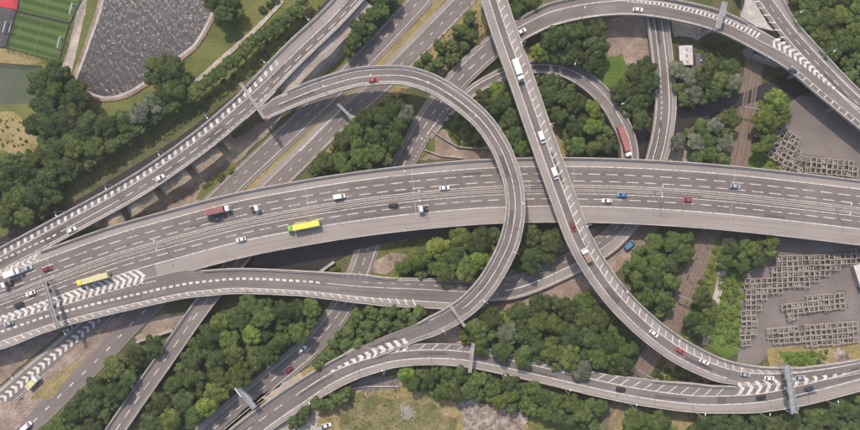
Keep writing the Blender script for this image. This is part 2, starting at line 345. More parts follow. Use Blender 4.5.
# tracks in the goods field / towpath
patch([(284, 2), (281, 0), (254, 28), (220, 57), (186, 88), (188, 91), (224, 60), (258, 30)], 'path', M['sand'], 0.3)
# reservoir with pale stone bank
res = [(104.6, -40), (104, 0), (91, 41), (82, 66), (77.5, 78), (80, 85), (87, 90), (98, 95), (111.6, 96), (128, 91), (143, 82), (160, 70), (174, 59), (186, 50), (195, 42), (205, 25), (212.7, 7), (214, -8), (218, -40)]
def smooth_poly(pts, n=4):
    out = []
    for i in range(len(pts)-1):
        p0 = pts[max(0, i-1)]; p1 = pts[i]; p2 = pts[i+1]; p3 = pts[min(len(pts)-1, i+2)]
        for k in range(n):
            t = k/n
            out.append(tuple(0.5*((2*p1[j])+(-p0[j]+p2[j])*t+(2*p0[j]-5*p1[j]+4*p2[j]-p3[j])*t*t+(-p0[j]+3*p1[j]-3*p2[j]+p3[j])*t**3) for j in (0, 1)))
    return out+[pts[-1]]
res = smooth_poly(res)
cx, cy = 150, 20
def grow(pts, d):
    out = []
    for i, p in enumerate(pts):
        a = pts[max(0, i-1)]; b = pts[min(len(pts)-1, i+1)]
        tx, ty = b[0]-a[0], b[1]-a[1]; L = math.hypot(tx, ty) or 1; nx, ny = ty/L, -tx/L
        if (p[0]-cx)*nx+(p[1]-cy)*ny < 0: nx, ny = -nx, -ny
        out.append((p[0]+nx*d, p[1]+ny*d))
    return out
zc[0] += 0.006; poly_sheet(grow(res, 5.5), zc[0], 'towpath', M['dirt'], 0.5)
zc[0] += 0.006; poly_sheet(grow(res, 2.4), zc[0], 'stone_bank', M['concrete_pale'], 0)
zc[0] += 0.006; poly_sheet(res, zc[0], 'reservoir_water', M['reservoir'], 0)
riv1 = [(-60, 270), (-20, 250), (0, 238), (46, 217), (84, 196), (120, 174), (139, 163), (176, 139), (206, 117), (240, 91), (254, 78), (323, 4), (350, -30), (366, -30), (328, 20), (293, 54), (258, 90), (207, 134), (162, 167), (126, 190), (70, 221), (19, 248), (-60, 285)]
zc[0] += 0.006; poly_sheet(riv1, zc[0], 'canal_water', M['river'], 0.5)
riv2 = [(180, 285), (240, 262), (300, 240), (380, 225), (480, 205), (560, 180), (600, 158), (632, 122), (650, 116), (680, 108), (720, 97), (745, 92), (775, 78), (800, 68), (822, 58), (850, 47), (900, 30), (900, 60), (860, 66), (838, 74), (815, 90), (790, 100), (765, 100), (740, 106), (706, 119), (677, 134), (655, 150), (620, 175), (560, 210), (480, 235), (400, 240), (355, 250), (333, 262), (322, 270), (300, 280), (240, 290)]
zc[0] += 0.006; poly_sheet(riv2, zc[0], 'river_water', M['river'], 0.5)

# ------------------------------------------------------------------ paths
class Path:
    def __init__(s, pts, L=10, Rr=10, step=3.0):
        pts = [(p+(L, Rr))[:5] if len(p) == 3 else p for p in pts]
        out = []
        for i in range(len(pts)-1):
            p0 = pts[max(0, i-1)]; p1 = pts[i]; p2 = pts[i+1]; p3 = pts[min(len(pts)-1, i+2)]
            d = math.hypot(p2[0]-p1[0], p2[1]-p1[1]); n = max(2, int(d/step))
            m1 = [(p2[j]-p0[j]) for j in range(5)]; m2 = [(p3[j]-p1[j]) for j in range(5)]
            d0 = math.hypot(p1[0]-p0[0], p1[1]-p0[1]) or d; d3 = math.hypot(p3[0]-p2[0], p3[1]-p2[1]) or d
            m1 = [v*d/(d0+d) for v in m1]; m2 = [v*d/(d3+d) for v in m2]
            for k in range(n):
                t = k/n; h = (2*t**3-3*t*t+1, t**3-2*t*t+t, -2*t**3+3*t*t, t**3-t*t)
                out.append(tuple(h[0]*p1[j]+h[1]*m1[j]+h[2]*p2[j]+h[3]*m2[j] if j < 2 else p1[j]+(p2[j]-p1[j])*(t*t*(3-2*t)) for j in range(5)))
        out.append(tuple(pts[-1]))
        s.p = out; s.s = [0]
        for a, b in zip(out, out[1:]): s.s.append(s.s[-1]+math.hypot(b[0]-a[0], b[1]-a[1]))
        s.len = s.s[-1]; s.n = []
        for i in range(len(out)):
            a = out[max(0, i-1)]; b = out[min(len(out)-1, i+1)]; dx, dy = b[0]-a[0], b[1]-a[1]; l = math.hypot(dx, dy)
            s.n.append((-dy/l, dx/l))
    def near(s, x, y):
        i = min(range(len(s.p)), key=lambda i: (s.p[i][0]-x)**2+(s.p[i][1]-y)**2)
        return s.s[i]
    def samp(s, q):
        q = max(0, min(s.len, q)); lo, hi = 0, len(s.s)-1
        while hi-lo > 1:
            m = (lo+hi)//2
            if s.s[m] <= q: lo = m
            else: hi = m
        t = (q-s.s[lo])/(s.s[hi]-s.s[lo])
        a, b = s.p[lo], s.p[hi]; na, nb = s.n[lo], s.n[hi]
        return [a[j]+(b[j]-a[j])*t for j in range(5)], (na[0]+(nb[0]-na[0])*t, na[1]+(nb[1]-na[1])*t)
    def off(s, q, o):
        pp, n = s.samp(q)
        if isinstance(o, tuple): return (-pp[3]+o[1]) if o[0] == 'L' else (pp[4]+o[1])
        if isinstance(o, list):
            x = pp[0]
            if x <= o[0][0]: return o[0][1]
            for (x0, v0), (x1, v1) in zip(o, o[1:]):
                if x <= x1: return v0+(v1-v0)*(x-x0)/(x1-x0)
            return o[-1][1]
        return o
    def at(s, q, o, dz=0.0):
        pp, n = s.samp(q); o = s.off(q, o)
        return P(pp[0]+n[0]*o, pp[1]+n[1]*o, pp[2]+dz)
    def rng(s, r):
        if r is None: return 0, s.len
        a, b = r
        a = 0 if a is None else s.near(*a); b = s.len if b is None else s.near(*b)
        return a, b
    def heading(s, q):
        a = s.at(q-2, 0); b = s.at(q+2, 0); return math.atan2(b.y-a.y, b.x-a.x)

def grid(a, b, st=4.0):
    g_ = [a]; k = math.floor(a/st)+1
    while k*st < b-1e-3:
        if k*st > a+1e-3: g_.append(k*st)
        k += 1
    return g_+[b]
def ribbon(mb, path, o1, o2, dz, r=None, step=4, mi=0):
    a, b = path.rng(r); prev = None
    for q in grid(a, b):
        v1, v2 = path.off(q, o1), path.off(q, o2)
        p1, p2 = path.at(q, v1, dz), path.at(q, v2, dz)
        cur = (p1, p2, (v1*K, q*K), (v2*K, q*K))
        if prev: mb.face([prev[0], prev[1], cur[1], cur[0]][::-1], mi, [prev[2], prev[3], cur[3], cur[2]][::-1])
        prev = cur
def wallrib(mb, path, o, wpx, z0, z1, r=None, step=4, mi=0, ground=False):
    """a wall of width wpx centred at offset o, from dz z0 to z1 above the deck"""
    a, b = path.rng(r); prev = None; ends = []
    for q in grid(a, b):
        v = path.off(q, o)
        A, B = path.at(q, v-wpx/2, 0), path.at(q, v+wpx/2, 0)
        zb = (-0.5 if ground else A.z+z0)
        c = [Vector((A.x, A.y, A.z+z1)), Vector((B.x, B.y, B.z+z1)), Vector((B.x, B.y, zb)), Vector((A.x, A.y, zb))]
        if prev:
            for k in range(4):
                j = (k+1) % 4; mb.face([prev[k], prev[j], c[j], c[k]][::-1], mi)
        else: ends.append(c)
        prev = c
    mb.face(ends[0][::-1], mi); mb.face(prev, mi)
def dashes(mb, path, o, w, on, gap, r=None, dz=0.05, ph=0):
    a, b = path.rng(r); q = a+ph
    while q+on < b:
        m_ = 2 if on > 4 else 1
        for k in range(m_):
            q0, q1 = q+on*k/m_, q+on*(k+1)/m_; v0, v1 = path.off(q0, o), path.off(q1, o)
            mb.face([path.at(q0, v0-w/2, dz), path.at(q1, v1-w/2, dz), path.at(q1, v1+w/2, dz), path.at(q0, v0+w/2, dz)][::-1])
        q += on+gap
def solid(mb, path, o, w, r=None, dz=0.05):
    a, b = path.rng(r); prev = None
    for q in grid(a, b):
        v = path.off(q, o); cur = (path.at(q, v-w/2, dz), path.at(q, v+w/2, dz))
        if prev: mb.face([prev[0], prev[1], cur[1], cur[0]][::-1])
        prev = cur
def ladder(mb, path, o1, o2, sp, w, skew, r=None, dz=0.06):
    a, b = path.rng(r); q = a
    while q < b:
        v1, v2 = path.off(q, o1), path.off(q, o2)
        mb.face([path.at(q, v1, dz), path.at(q+w, v1, dz), path.at(q+w+skew, v2, dz), path.at(q+skew, v2, dz)][::-1]); q += sp
def chevrons(mb, path, o1, o2, sp, t, d, depth, r=None, dz=0.06):
    a, b = path.rng(r); q = a
    while q < b:
        v1, v2 = path.off(q, o1), path.off(q, o2); m_ = (v1+v2)/2; dp = depth*abs(v2-v1)/2*d
        for va, vb, s0, s1 in ((v1, m_, q-dp, q), (m_, v2, q, q-dp)):
            mb.face([path.at(s0, va, dz), path.at(s0+t, va, dz), path.at(s1+t, vb, dz), path.at(s1, vb, dz)][::-1])
        q += sp
ALLPATHS = []
def viaduct(name, label, path, thick=1.3, embank=False, rails=(('L', None), ('R', None)), order=0, cat='viaduct', lanes=(), marks=None, joints=27, pier=52, structure=False, rail_mat='concrete_pale', joint_mat='joint', railh=0.9):
    """deck, running surface, parapets, paint and piers of one elevated road"""
    root = empty(name, P(*path.p[len(path.p)//2][:2], 0), 0)
    inv = Matrix.Translation(-root.location)
    if structure: tag(root, kind='structure')
    else: tag(root, label, cat)
    def B(mb, nm, mt):
        if not mb.v: return
        mb.v = [tuple(Vector(v)-root.location) for v in mb.v]; return mb.build(nm, mt, root)
    dz = order*0.02
    d = MB()
    a, b = 0, path.len; prev = None
    for q in grid(a, b):
        A = path.at(q, ('L', 0), dz); C = path.at(q, ('R', 0), dz)
        Ai = path.at(q, ('L', 1.8), dz); Ci = path.at(q, ('R', -1.8), dz)
        zb = -0.5 if embank else A.z-thick
        ze = -0.5 if embank else A.z-0.45
        c = [A, C, Vector((C.x, C.y, ze)), Vector((Ci.x, Ci.y, zb)), Vector((Ai.x, Ai.y, zb)), Vector((A.x, A.y, ze))]
        if prev:
            for k in range(6):
                j = (k+1) % 6; d.face([prev[k], prev[j], c[j], c[k]][::-1])
        else: d.face(c[::-1])
        prev = c
    d.face(prev); B(d, 'deck' if not embank else 'embankment', M['concrete'])
    for nm, mt, o1, o2, r, lv in lanes:
        s_ = MB(); ribbon(s_, path, o1, o2, dz+0.012+0.006*lv, r); B(s_, nm, M[mt])
    if marks:
        mk = MB(); marks(mk, path, dz); B(mk, 'road_marking', M['paint'])
    rp = random.Random(len(name)+int(path.len)); rm_ = MB(); q = rp.uniform(10, 60)
    while q < path.len-40:
        o_ = rp.uniform(-.75, .6); w_ = rp.choice((2.6, 3.4, 7)); l_ = rp.uniform(10, 42); o0 = o_*(path.samp(q)[0][3 if o_ < 0 else 4]-w_-2.5)
        a0, a1 = path.samp(q)[0][:2], path.samp(q+l_)[0][:2]
        ribbon(rm_, path, o0, o0+w_, dz+.026, (a0, a1)); q += l_+rp.uniform(25, 110)
    B(rm_, 'resurfaced_patch', M['patch_dark'] if rp.random() < .7 else M['patch_pale'])
    if joints:
        j = MB(); q = joints/2
        while q < path.len:
            ladder(j, path, ('L', 1.5), ('R', -1.5), 1e9, 0.45, 0, (path.samp(q)[0][:2], path.samp(q+1)[0][:2]), dz+0.034); q += joints
        B(j, 'expansion_joint', M[joint_mat])
    for side, r in rails:
        pw = MB(); wallrib(pw, path, (side, 0.75 if side == 'L' else -0.75), 0.95, -0.3, railh, r); B(pw, 'parapet', M[rail_mat])
        gr = MB(); wallrib(gr, path, (side, 2.2 if side == 'L' else -2.2), 0.28, 0.45, 0.75, r); B(gr, 'guard_rail', M['steel'])
    ALLPATHS.append((path, not embank))
    PIERS.append((root, path, thick, pier if not embank else 0))
    return root
PIERS = []
def ground_road(name, path, lanes, marks, order=0):
    root = empty(name, (0, 0, 0)); tag(root, kind='structure')
    for nm, mt, o1, o2, r, lv in lanes:
        s_ = MB(); ribbon(s_, path, o1, o2, order*0.01+0.003*lv, r); s_.build(nm, M[mt], root)
    mk = MB(); marks(mk, path, order*0.01); mk.build('road_marking', M['paint'], root)
    for sd in (-1, 1):
        kb = MB(); wallrib(kb, path, ('L', 0) if sd < 0 else ('R', 0), 0.5, -0.3, 0.12); kb.build('kerb', M['concrete'], root)
    ALLPATHS.append((path, False))
    return root

# ------------------------------------------------------------------ roads at ground level
C1 = Path([(445, -28, .25), (430, -12, .25), (419, 1, .25), (371, 52, .25), (326, 97, .25), (285, 136, .25), (259, 160, .25), (222, 195, .25), (150, 266, .25), (93, 323, .25), (61, 350, .25), (31.6, 374, .25), (4, 398, .25), (-40, 436, .25)], 11, 10)
def mk(mb, p, z):
    solid(mb, p, 8.2, 0.55, None, z+.03); solid(mb, p, -7.4, 0.55, (None, (150, 266)), z+.03)
    dashes(mb, p, 0.3, 0.6, 5, 9, (None, (150, 266)), z+.03)
    chevrons(mb, p, -4, 4, 7.2, 3.5, -1, 0.75, ((100, 316), None), z+.03)
    solid(mb, p, -8.4, 0.5, ((150, 266), None), z+.03)
ground_road('road', C1, [('carriageway', 'asphalt_ground', ('L', 0), ('R', 0), None, 0), ('hard_shoulder', 'shoulder', ('R', -3.5), ('R', 0), ((150, 266), None), 1)], mk, 1)
C2 = Path([(480, -20, .25), (464, 0, .25), (400, 65, .25), (372, 92, .25), (345, 115, .25), (302, 158, .25), (262, 197, .25), (200, 257, .25), (133, 322, .25), (120, 336, .25), (109, 348, .25), (85.6, 371, .25), (59.5, 396, .25), (35, 420, .25), (5, 446, .25)], 9.5, 12)
def mk(mb, p, z):
    solid(mb, p, -8, 0.55, (None, (262, 197)), z+.03); solid(mb, p, 7.5, 0.6, (None, (262, 197)), z+.03)
    dashes(mb, p, 0, 0.6, 4.5, 9.5, (None, (262, 197)), z+.03)
    solid(mb, p, 6.4, 0.9, ((345, 115), (305, 155)), z+.032)
    dashes(mb, p, 0, 1.1, 5.5, 11.5, ((170, 285), None), z+.03)
ground_road('road', C2, [('carriageway', 'asphalt_ground', ('L', 0), 8.5, None, 0), ('hard_shoulder', 'shoulder', 8.5, ('R', 0), None, 1)], mk, 2)
A3 = Path([(190, 448, .3), (205, 436, .3), (220, 423, .3), (255, 394, .3), (285, 369, .3), (312, 346, .3), (333, 321, .3), (345, 303, .3), (359.5, 272, .3), (371, 240, .3), (403, 165, .3), (410, 152, .4), (428, 120, .6), (440, 103, 1), (453, 86, 1.6), (470, 68, 2.6), (490, 50, 4), (506, 38, 5)], 12, 10.5)
def mk(mb, p, z):
    solid(mb, p, -7.5, 0.7, None, z+.03); dashes(mb, p, 0.3, 0.8, 8, 7, None, z+.03)
    solid(mb, p, 7.4, 0.6, (None, (312, 346)), z+.03); solid(mb, p, 7.6, 0.6, ((333, 321), (403, 165)), z+.03)
    dashes(mb, p, 7, 0.8, 2.2, 2.2, ((403, 165), (453, 90)), z+.03); solid(mb, p, 7.2, 0.5, ((455, 85), None), z+.03)
ground_road('road', A3, [('carriageway', 'asphalt_ground', -8.5, ('R', 0), None, 0), ('hard_shoulder', 'shoulder', ('L', 0), -8.5, None, 1)], mk, 3)
SL2 = Path([(440, 292, 4.5), (468, 292, 4), (508, 290, 3), (530, 284, 2.4), (560, 271, 2), (590, 256, 2), (615, 238, 2.5), (640, 206, 3), (655, 175, 3.5)], 13, 10)
def mk(mb, p, z):
    solid(mb, p, 0, 1.3, ((505, 290), (580, 262)), z+.05); dashes(mb, p, -6, 0.6, 5, 8, None, z+.05); solid(mb, p, 8, 0.6, None, z+.05); solid(mb, p, 0, 0.6, ((580, 262), None), z+.05); dashes(mb, p, -10, .5, 4, 5, ((500, 288), None), z+.05)
def lane_all(dark='asphalt', a=2.0): return [('carriageway', dark, ('L', a), ('R', -a), None, 0)]
viaduct('slip_road', None, SL2, embank=True, rails=(), order=1, lanes=[('carriageway', 'asphalt_ground', ('L', 1), 1.0, None, 0), ('hard_shoulder', 'shoulder', 1.0, ('R', -1), None, 1)], marks=mk, joints=0, structure=True)
TR = Path([(428, 136, .5, 6, 5), (437, 125, .6, 6, 5), (452, 108, 1, 6, 5), (472, 91, 1.4, 6, 6), (490, 80, 1.8, 6, 6), (508, 72.5, 2.2, 6.5, 6), (535, 67, 2.8, 6.5, 6), (560, 69, 3.4, 7.5, 7.5), (583, 79, 4, 9, 8.5), (605, 99, 4.5, 9, 8.5), (619, 121, 5, 9, 8.5), (627, 140, 5, 9, 8.2), (630, 157, 5, 8.5, 8.5), (631, 190, 4.5, 8, 8)])
def mk(mb, p, z): solid(mb, p, -2.2, 0.8, None, z+.05); solid(mb, p, ('R', -2.6), 0.4, None, z+.05)
viaduct('ramp_viaduct', 'low curved grey ramp carrying the red trailer lorry under the wide motorway', TR, order=1, embank=True, lanes=[('carriageway', 'asphalt', -2.5, ('R', -1.8), None, 0), ('hard_shoulder', 'shoulder_dark', ('L', 1.6), -2.5, None, 1)], marks=mk, joints=0, rails=(('L', ((500, 76), None)), ('R', ((560, 69), None))), cat='ramp')
R6 = Path([(652, -20, 4.5), (654, 0, 4.5), (657, 19, 4.3), (661, 50, 4), (664, 80, 4), (665, 110, 4), (661, 140, 4), (656, 160, 3.7), (648, 190, 3.3)], 11, 10.5)
def mk(mb, p, z):
    solid(mb, p, -4.2, 0.9, None, z+.05); dashes(mb, p, 3.4, 0.8, 3, 2.4, ((663, 75), (665, 125)), z+.05); solid(mb, p, 3, 0.8, (None, (663, 75)), z+.05); solid(mb, p, 3.2, 0.9, ((664, 128), None), z+.05)
    solid(mb, p, 8.3, 0.5, None, z+.05)
viaduct('road_bridge', 'straight low bridge with two parallel white lines crossing the river under the motorway', R6, order=1, lanes=[('carriageway', 'asphalt', -6.5, ('R', -1.6), None, 0), ('hard_shoulder', 'shoulder', ('L', 1.6), -6.5, None, 1)], marks=mk, joints=0, pier=40, cat='bridge', thick=1.0)
LB = Path([(250, 245, 4), (228, 273, 4), (207, 300, 4.2), (191, 322, 4.5), (164, 361, 4.5), (136, 401, 4.5), (116, 430, 4.5), (98, 456, 4.5)], 9, 9.5)
def mk(mb, p, z): dashes(mb, p, 0, 0.8, 9, 8, None, z+.05); dashes(mb, p, 2.6, 0.6, 6, 40, None, z+.05)
viaduct('road_bridge', 'plain narrow two-lane bridge between two woods at the lower left', LB, order=1, lanes=[('carriageway', 'asphalt_ground', ('L', 1.2), ('R', -1.4), None, 0)], marks=mk, joints=0, pier=40, cat='bridge', thick=1.0)

# ------------------------------------------------------------------ the elevated roads
M6 = Path([(-70, 324, 9), (-40, 314, 9), (0, 300.5, 9), (60, 278, 9), (120, 257, 9), (180, 240, 9), (240, 224.5, 9), (300, 213, 9), (360, 203.5, 9), (420, 196.5, 9), (480, 191.5, 9), (540, 189.5, 9), (600, 190, 9), (660, 192.5, 9), (720, 196.8, 9), (790, 204, 9), (860, 212.3, 9), (930, 221.5, 9)], 32.3, 33.3)
def mk(mb, p, z):
    z += .05
    dashes(mb, p, -15.7, 0.75, 11.5, 6.3, None, z); dashes(mb, p, -8.6, 0.75, 11.5, 6.3, None, z, 3); dashes(mb, p, 9.3, 0.75, 11.5, 6.3, None, z, 6)
    solid(mb, p, -23, 0.9, None, z); solid(mb, p, 16.6, 0.9, None, z); solid(mb, p, -4.4, 0.6, None, z); solid(mb, p, 4.2, 0.6, None, z)
    chevrons(mb, p, [(-40, -28), (0, -27.5), (45, -31)], -23, 6.2, 2.5, -1, 1.3, ((-40, 314), (44, 283)), z)
    chevrons(mb, p, [(0, 14.5), (150, 17.4)], [(0, 22.5), (60, 27), (148, 33)], 6.9, 3.7, 1, 0.85, ((-60, 321), (142, 250)), z+.06)
    solid(mb, p, [(0, 22.5), (60, 27.2), (148, 33)], 0.7, (None, (146, 249)), z+.06)
viaduct('motorway_viaduct', 'very wide motorway viaduct crossing the whole picture', M6, thick=1.6, order=0, rails=(('L', ((52, 281), None)), ('R', ((186, 238), None))),
  lanes=[('carriageway', 'asphalt', -23, -3.2, None, 0), ('carriageway', 'asphalt', 3.2, 16.6, None, 0), ('central_reserve', 'shoulder', -3.2, 3.2, None, 1),
         ('hard_shoulder', 'shoulder', -30.8, -23, None, 1), ('hard_shoulder', 'shoulder', 16.6, 31.3, ((150, 248), None), 1), ('gore', 'shoulder_dark', 16.6, 32, (None, (150, 248)), 1)], marks=mk, joint_mat='paint_faint', joints=53)
# double barrier and posts of the central reserve
cr = empty('central_barrier', P(430, 196, 9), 0, 'two thin crash rails down the middle of the wide motorway', 'crash barrier')
for o in (-1.9, 1.9):
    b_ = MB(); wallrib(b_, M6, o, 0.55, 0.05, 0.42); b_.v = [tuple(Vector(v)-cr.location) for v in b_.v]; b_.build('guard_rail', M['concrete_pale'], cr)
b_ = MB(); q = 2
while q < M6.len:
    if int(q/70) % 3 != 1 or True:
        p_ = M6.at(q, 0, .22); b_.box(p_, (.8, .45, .3), M6.heading(q))
    q += 3.1
b_.v = [tuple(Vector(v)-cr.location) for v in b_.v]; b_.build('post_row', M['post'], cr)

def fill(root, path, r):
    e = MB(); a, b = path.rng(r); n = int((b-a)/4); prev = None
    for q in grid(a, b):
        A, C = path.at(q, ('L', 1.5)), path.at(q, ('R', -1.5)); zt = A.z-.25
        c = [Vector((A.x, A.y, zt)), Vector((C.x, C.y, zt)), Vector((C.x, C.y, -.5)), Vector((A.x, A.y, -.5))]
        if prev:
            for k in range(4): j = (k+1) % 4; e.face([prev[k], prev[j], c[j], c[k]][::-1])
        else: e.face(c[::-1])
        prev = c
    e.face(prev); e.v = [tuple(Vector(v)-root.location) for v in e.v]; e.build('embankment', M['dirt'], root)
A38 = Path([(-60, 292, 9), (-14, 268, 9), (19, 250.5, 9), (70, 223, 9), (126, 192.5, 9), (162.4, 169.5, 9), (207.5, 136.5, 9), (243, 106, 9), (258, 91, 9, 12.5, 13), (293, 54.5, 9, 12.5, 13), (328.5, 21, 9, 12, 12.5), (351, -3, 9, 12, 12.5), (385, -42, 9, 12, 12.5)], 12, 12)
def mk(mb, p, z):
    z += .05
    ladder(mb, p, -8.6, -4.2, 7.6, 3.2, -1.5, (None, (284, 64)), z)
    dashes(mb, p, [(0, 0), (50, 3.4), (130, 3), (230, 2.6), (280, 6.2), (360, 6)], 0.7, 9, 6.5, ((110, 200), None), z); dashes(mb, p, [(0, 0), (50, 3.4), (120, 3)], 1.5, 4, 2.6, (None, (60, 228)), z)
    solid(mb, p, [(0, -3.4), (240, -3.4), (290, 0.4), (380, 0)], 0.7, None, z); solid(mb, p, ('R', -3.4), 0.6, None, z)
    solid(mb, p, 3.2, .8, ((60, 228), (110, 200)), z)
    dashes(mb, p, 8.5, 1, 3, 3, ((190, 150), (262, 88)), z)
viaduct('road_viaduct', 'two-lane viaduct with a hatched edge beside the dark canal', A38, order=1, rails=(('L', None), ('R', ((45, 236), (240, 110))), ('R', ((268, 82), None))),
  lanes=[('carriageway', 'asphalt', -4, ('R', -2.2), None, 0), ('hard_shoulder', 'shoulder_dark', ('L', 1.6), -4, (None, (262, 88)), 1), ('hard_shoulder', 'shoulder', ('L', 1.6), [(262, -4), (290, 0)], ((262, 88), None), 1)], marks=mk)

SL = Path([(-70, 352, 9.0, 12, 17), (-40, 343, 9.0, 12, 17), (0, 332, 9.0, 11, 17.3), (43, 317.5, 9, 11.5, 15.5), (80, 307.5, 9, 12, 14.5), (120, 298, 9, 13, 14.3), (181, 284.6, 9, 14, 14.5), (210, 281, 9, 11.5, 15), (240, 278.7, 9, 10.7, 15.3), (300, 281, 8, 10.7, 15.2), (330, 283.5, 7.2, 11.5, 16), (360, 286, 6.5, 12.3, 17.5), (390, 287.7, 5.8, 10.5, 19), (420, 289, 5.2, 11, 19), (445, 290.5, 4.6, 12, 19), (468, 292, 4.2, 12, 19), (485, 292, 4, 12, 15)])
def mk(mb, p, z):
    z += .05
    dashes(mb, p, 0, 2.2, 4.0, 2.7, (None, (325, 284)), z); solid(mb, p, [(325, 0), (360, 0.5), (470, 0)], 0.6, ((328, 284), None), z)
    solid(mb, p, [(0, 9.2), (120, 8.3), (240, 9.4), (330, 10), (400, 12)], 0.7, None, z)
    ladder(mb, p, [(0, 9.3), (120, 8.6), (240, 9.6), (360, 10.5)], [(0, 14), (120, 11.5), (240, 12.2), (360, 14), (415, 17)], 8.2, 1.6, 3.4, (None, (416, 289)), z)
    dashes(mb, p, -4.2, 0.5, 5, 9, ((362, 285), None), z)
    solid(mb, p, ('L', 2.4), 0.6, ((215, 281), None), z)
    ladder(mb, p, -11, -8.5, 6, 2.4, -2, ((335, 284), (372, 287)), z)
viaduct('slip_viaduct', 'curved slip road viaduct marked with a line of bold square dashes', SL, order=2, rails=(('L', ((205, 281), (395, 288))), ('R', (None, (412, 289)))),
  lanes=[('carriageway', 'asphalt', ('L', .9), [(0, 9.2), (120, 8.3), (240, 9.4), (330, 10), (400, 12)], None, 0), ('hard_shoulder', 'shoulder', [(0, 9.2), (120, 8.3), (240, 9.4), (330, 10), (400, 12)], ('R', -1.5), None, 1)], marks=mk, joints=0)
B = Path([(215, 458, .8, 13, 13.4), (254, 427, 1.6, 13.4, 13.4), (289, 402, 3.2, 13.4, 13.6), (325, 380, 5.4, 14, 13.6), (345, 371, 6.6, 16, 12.5), (360, 365.5, 7.2, 19, 11.8), (376, 361, 7.5, 14, 11.4), (392, 357, 7.5, 8, 11), (419, 354.2, 7.5, 10.5, 11), (450, 354.5, 6.6, 11, 11.5), (480, 358, 5, 11, 11.8), (540, 371, 5, 10.5, 12), (600, 385, 7, 12, 12), (643, 393.5, 8.5, 15, 12.2), (690, 399.5, 9, 17, 12.5), (720, 400.3, 9, 15, 13), (763, 397.5, 9, 12, 14.5), (806, 388.5, 9, 12, 16), (860, 374.5, 9, 8, 16), (920, 358, 9, 8, 16)])
def mk(mb, p, z):
    z += .05
    solid(mb, p, [(300, 8.2), (360, 4.2), (860, 4.4)], 0.9, None, z)
    dashes(mb, p, [(220, -1.5), (290, -1.5), (320, -4)], 0.9, 10, 9, (None, (300, 397)), z); solid(mb, p, [(290, -1.5), (340, -4), (419, -4)], 0.9, ((296, 398), (360, 365)), z)
    solid(mb, p, -4.1, 0.9, ((360, 365), None), z)
    ladder(mb, p, -10, -4.4, 12.3, 1.2, -6.5, ((425, 354), (560, 377)), z); ladder(mb, p, -12, -4.4, 12.2, 1.2, -8, ((566, 378), (735, 400)), z)
    chevrons(mb, p, [(330, -5.5), (345, -7.5), (365, -10.5), (385, -14), (417, -18.5)], [(340, -3.6), (419, -4.5)], 7.6, 4.2, 1, 0.6, ((334, 376), (414, 355)), z+.12)
    chevrons(mb, p, [(745, -17), (770, -17.5), (806, -12), (845, -5.2)], -4.6, 9.5, 4, 1, 0.75, ((742, 399), (846, 378)), z+.06)
BR = viaduct('curved_viaduct', 'long curved elevated road sweeping along the bottom of the picture', B, order=1, rails=(('L', (None, (352, 368))), ('L', ((650, 394), (735, 400))), ('R', (None, (434, 354))), ('R', ((585, 382), None))),
  lanes=[('carriageway', 'asphalt', [(300, -11), (345, -14), (365, -17.5), (380, -10), (400, -4), (860, -4)], [(300, 8.2), (360, 4.2), (860, 4.4)], None, 0), ('hard_shoulder', 'shoulder', [(300, 8.2), (360, 4.2), (860, 4.4)], ('R', -1.8), None, 1), ('hard_shoulder', 'shoulder_dark', ('L', 1), -4, ((398, 355), None), 1)], marks=mk, joints=38)
fill(BR, B, (None, (345, 371))); fill(BR, B, ((425, 354), (575, 380)))
LP = Path([(262, 112, 9, 3, 9), (278, 104.5, 9, 8, 9.5), (296, 97, 9.4, 9.5, 9.7), (314, 90, 10, 10, 10), (337, 82.5, 11, 10, 10), (360, 77, 12, 10, 10), (397, 75, 13.5, 9.7, 9.7), (418, 78.7, 14.5, 10, 10), (438, 87, 15, 10, 10), (463.5, 104, 16, 10, 10), (484, 123, 17, 10, 10), (499.5, 146, 17.5, 10, 10), (507, 163, 17.5, 10, 10), (513.7, 186, 17.5, 10, 10), (515.2, 213, 17.3, 10, 10), (510, 240, 16.5, 10.5, 10.5), (501.5, 260, 15.5, 10.5, 10.5), (488.5, 282, 14, 10.5, 10.5), (472, 301, 12.2, 10.5, 10.5), (455, 314, 10.6, 10.5, 10.5), (435, 325, 8.9, 10, 10.5), (414, 333.2, 7.54, 9, 8), (400, 338.5, 7.5, 9, 8), (385, 344.5, 7.5, 9, 8), (364, 353, 7.25, 9, 7), (350, 360, 6.5, 8, 5)])
def mk(mb, p, z):
    z += .05
    solid(mb, p, 0.2, 0.8, ((278, 104), (463, 307)), z); solid(mb, p, -5.7, .4, ((463, 307), None), z)
    solid(mb, p, -6.0, 0.5, ((284, 102), (463, 307)), z); solid(mb, p, 6.2, 0.45, (None, (432, 326)), z)
viaduct('loop_viaduct', 'high single-lane loop viaduct curling over the wide motorway like a hook', LP, order=3, rails=(('L', ((290, 99), (372, 349))), ('R', ((266, 110), (420, 330)))), joints=34,
  lanes=[('carriageway', 'asphalt', -6.2, 6.4, None, 0), ('hard_shoulder', 'shoulder', ('L', 1.5), -6.2, (None, (425, 329)), 1), ('hard_shoulder', 'shoulder', 6.4, ('R', -1.5), (None, (440, 322)), 1), ('carriageway', 'asphalt', ('L', 1.5), ('R', 0), ((425, 329), None), 1)], marks=mk)
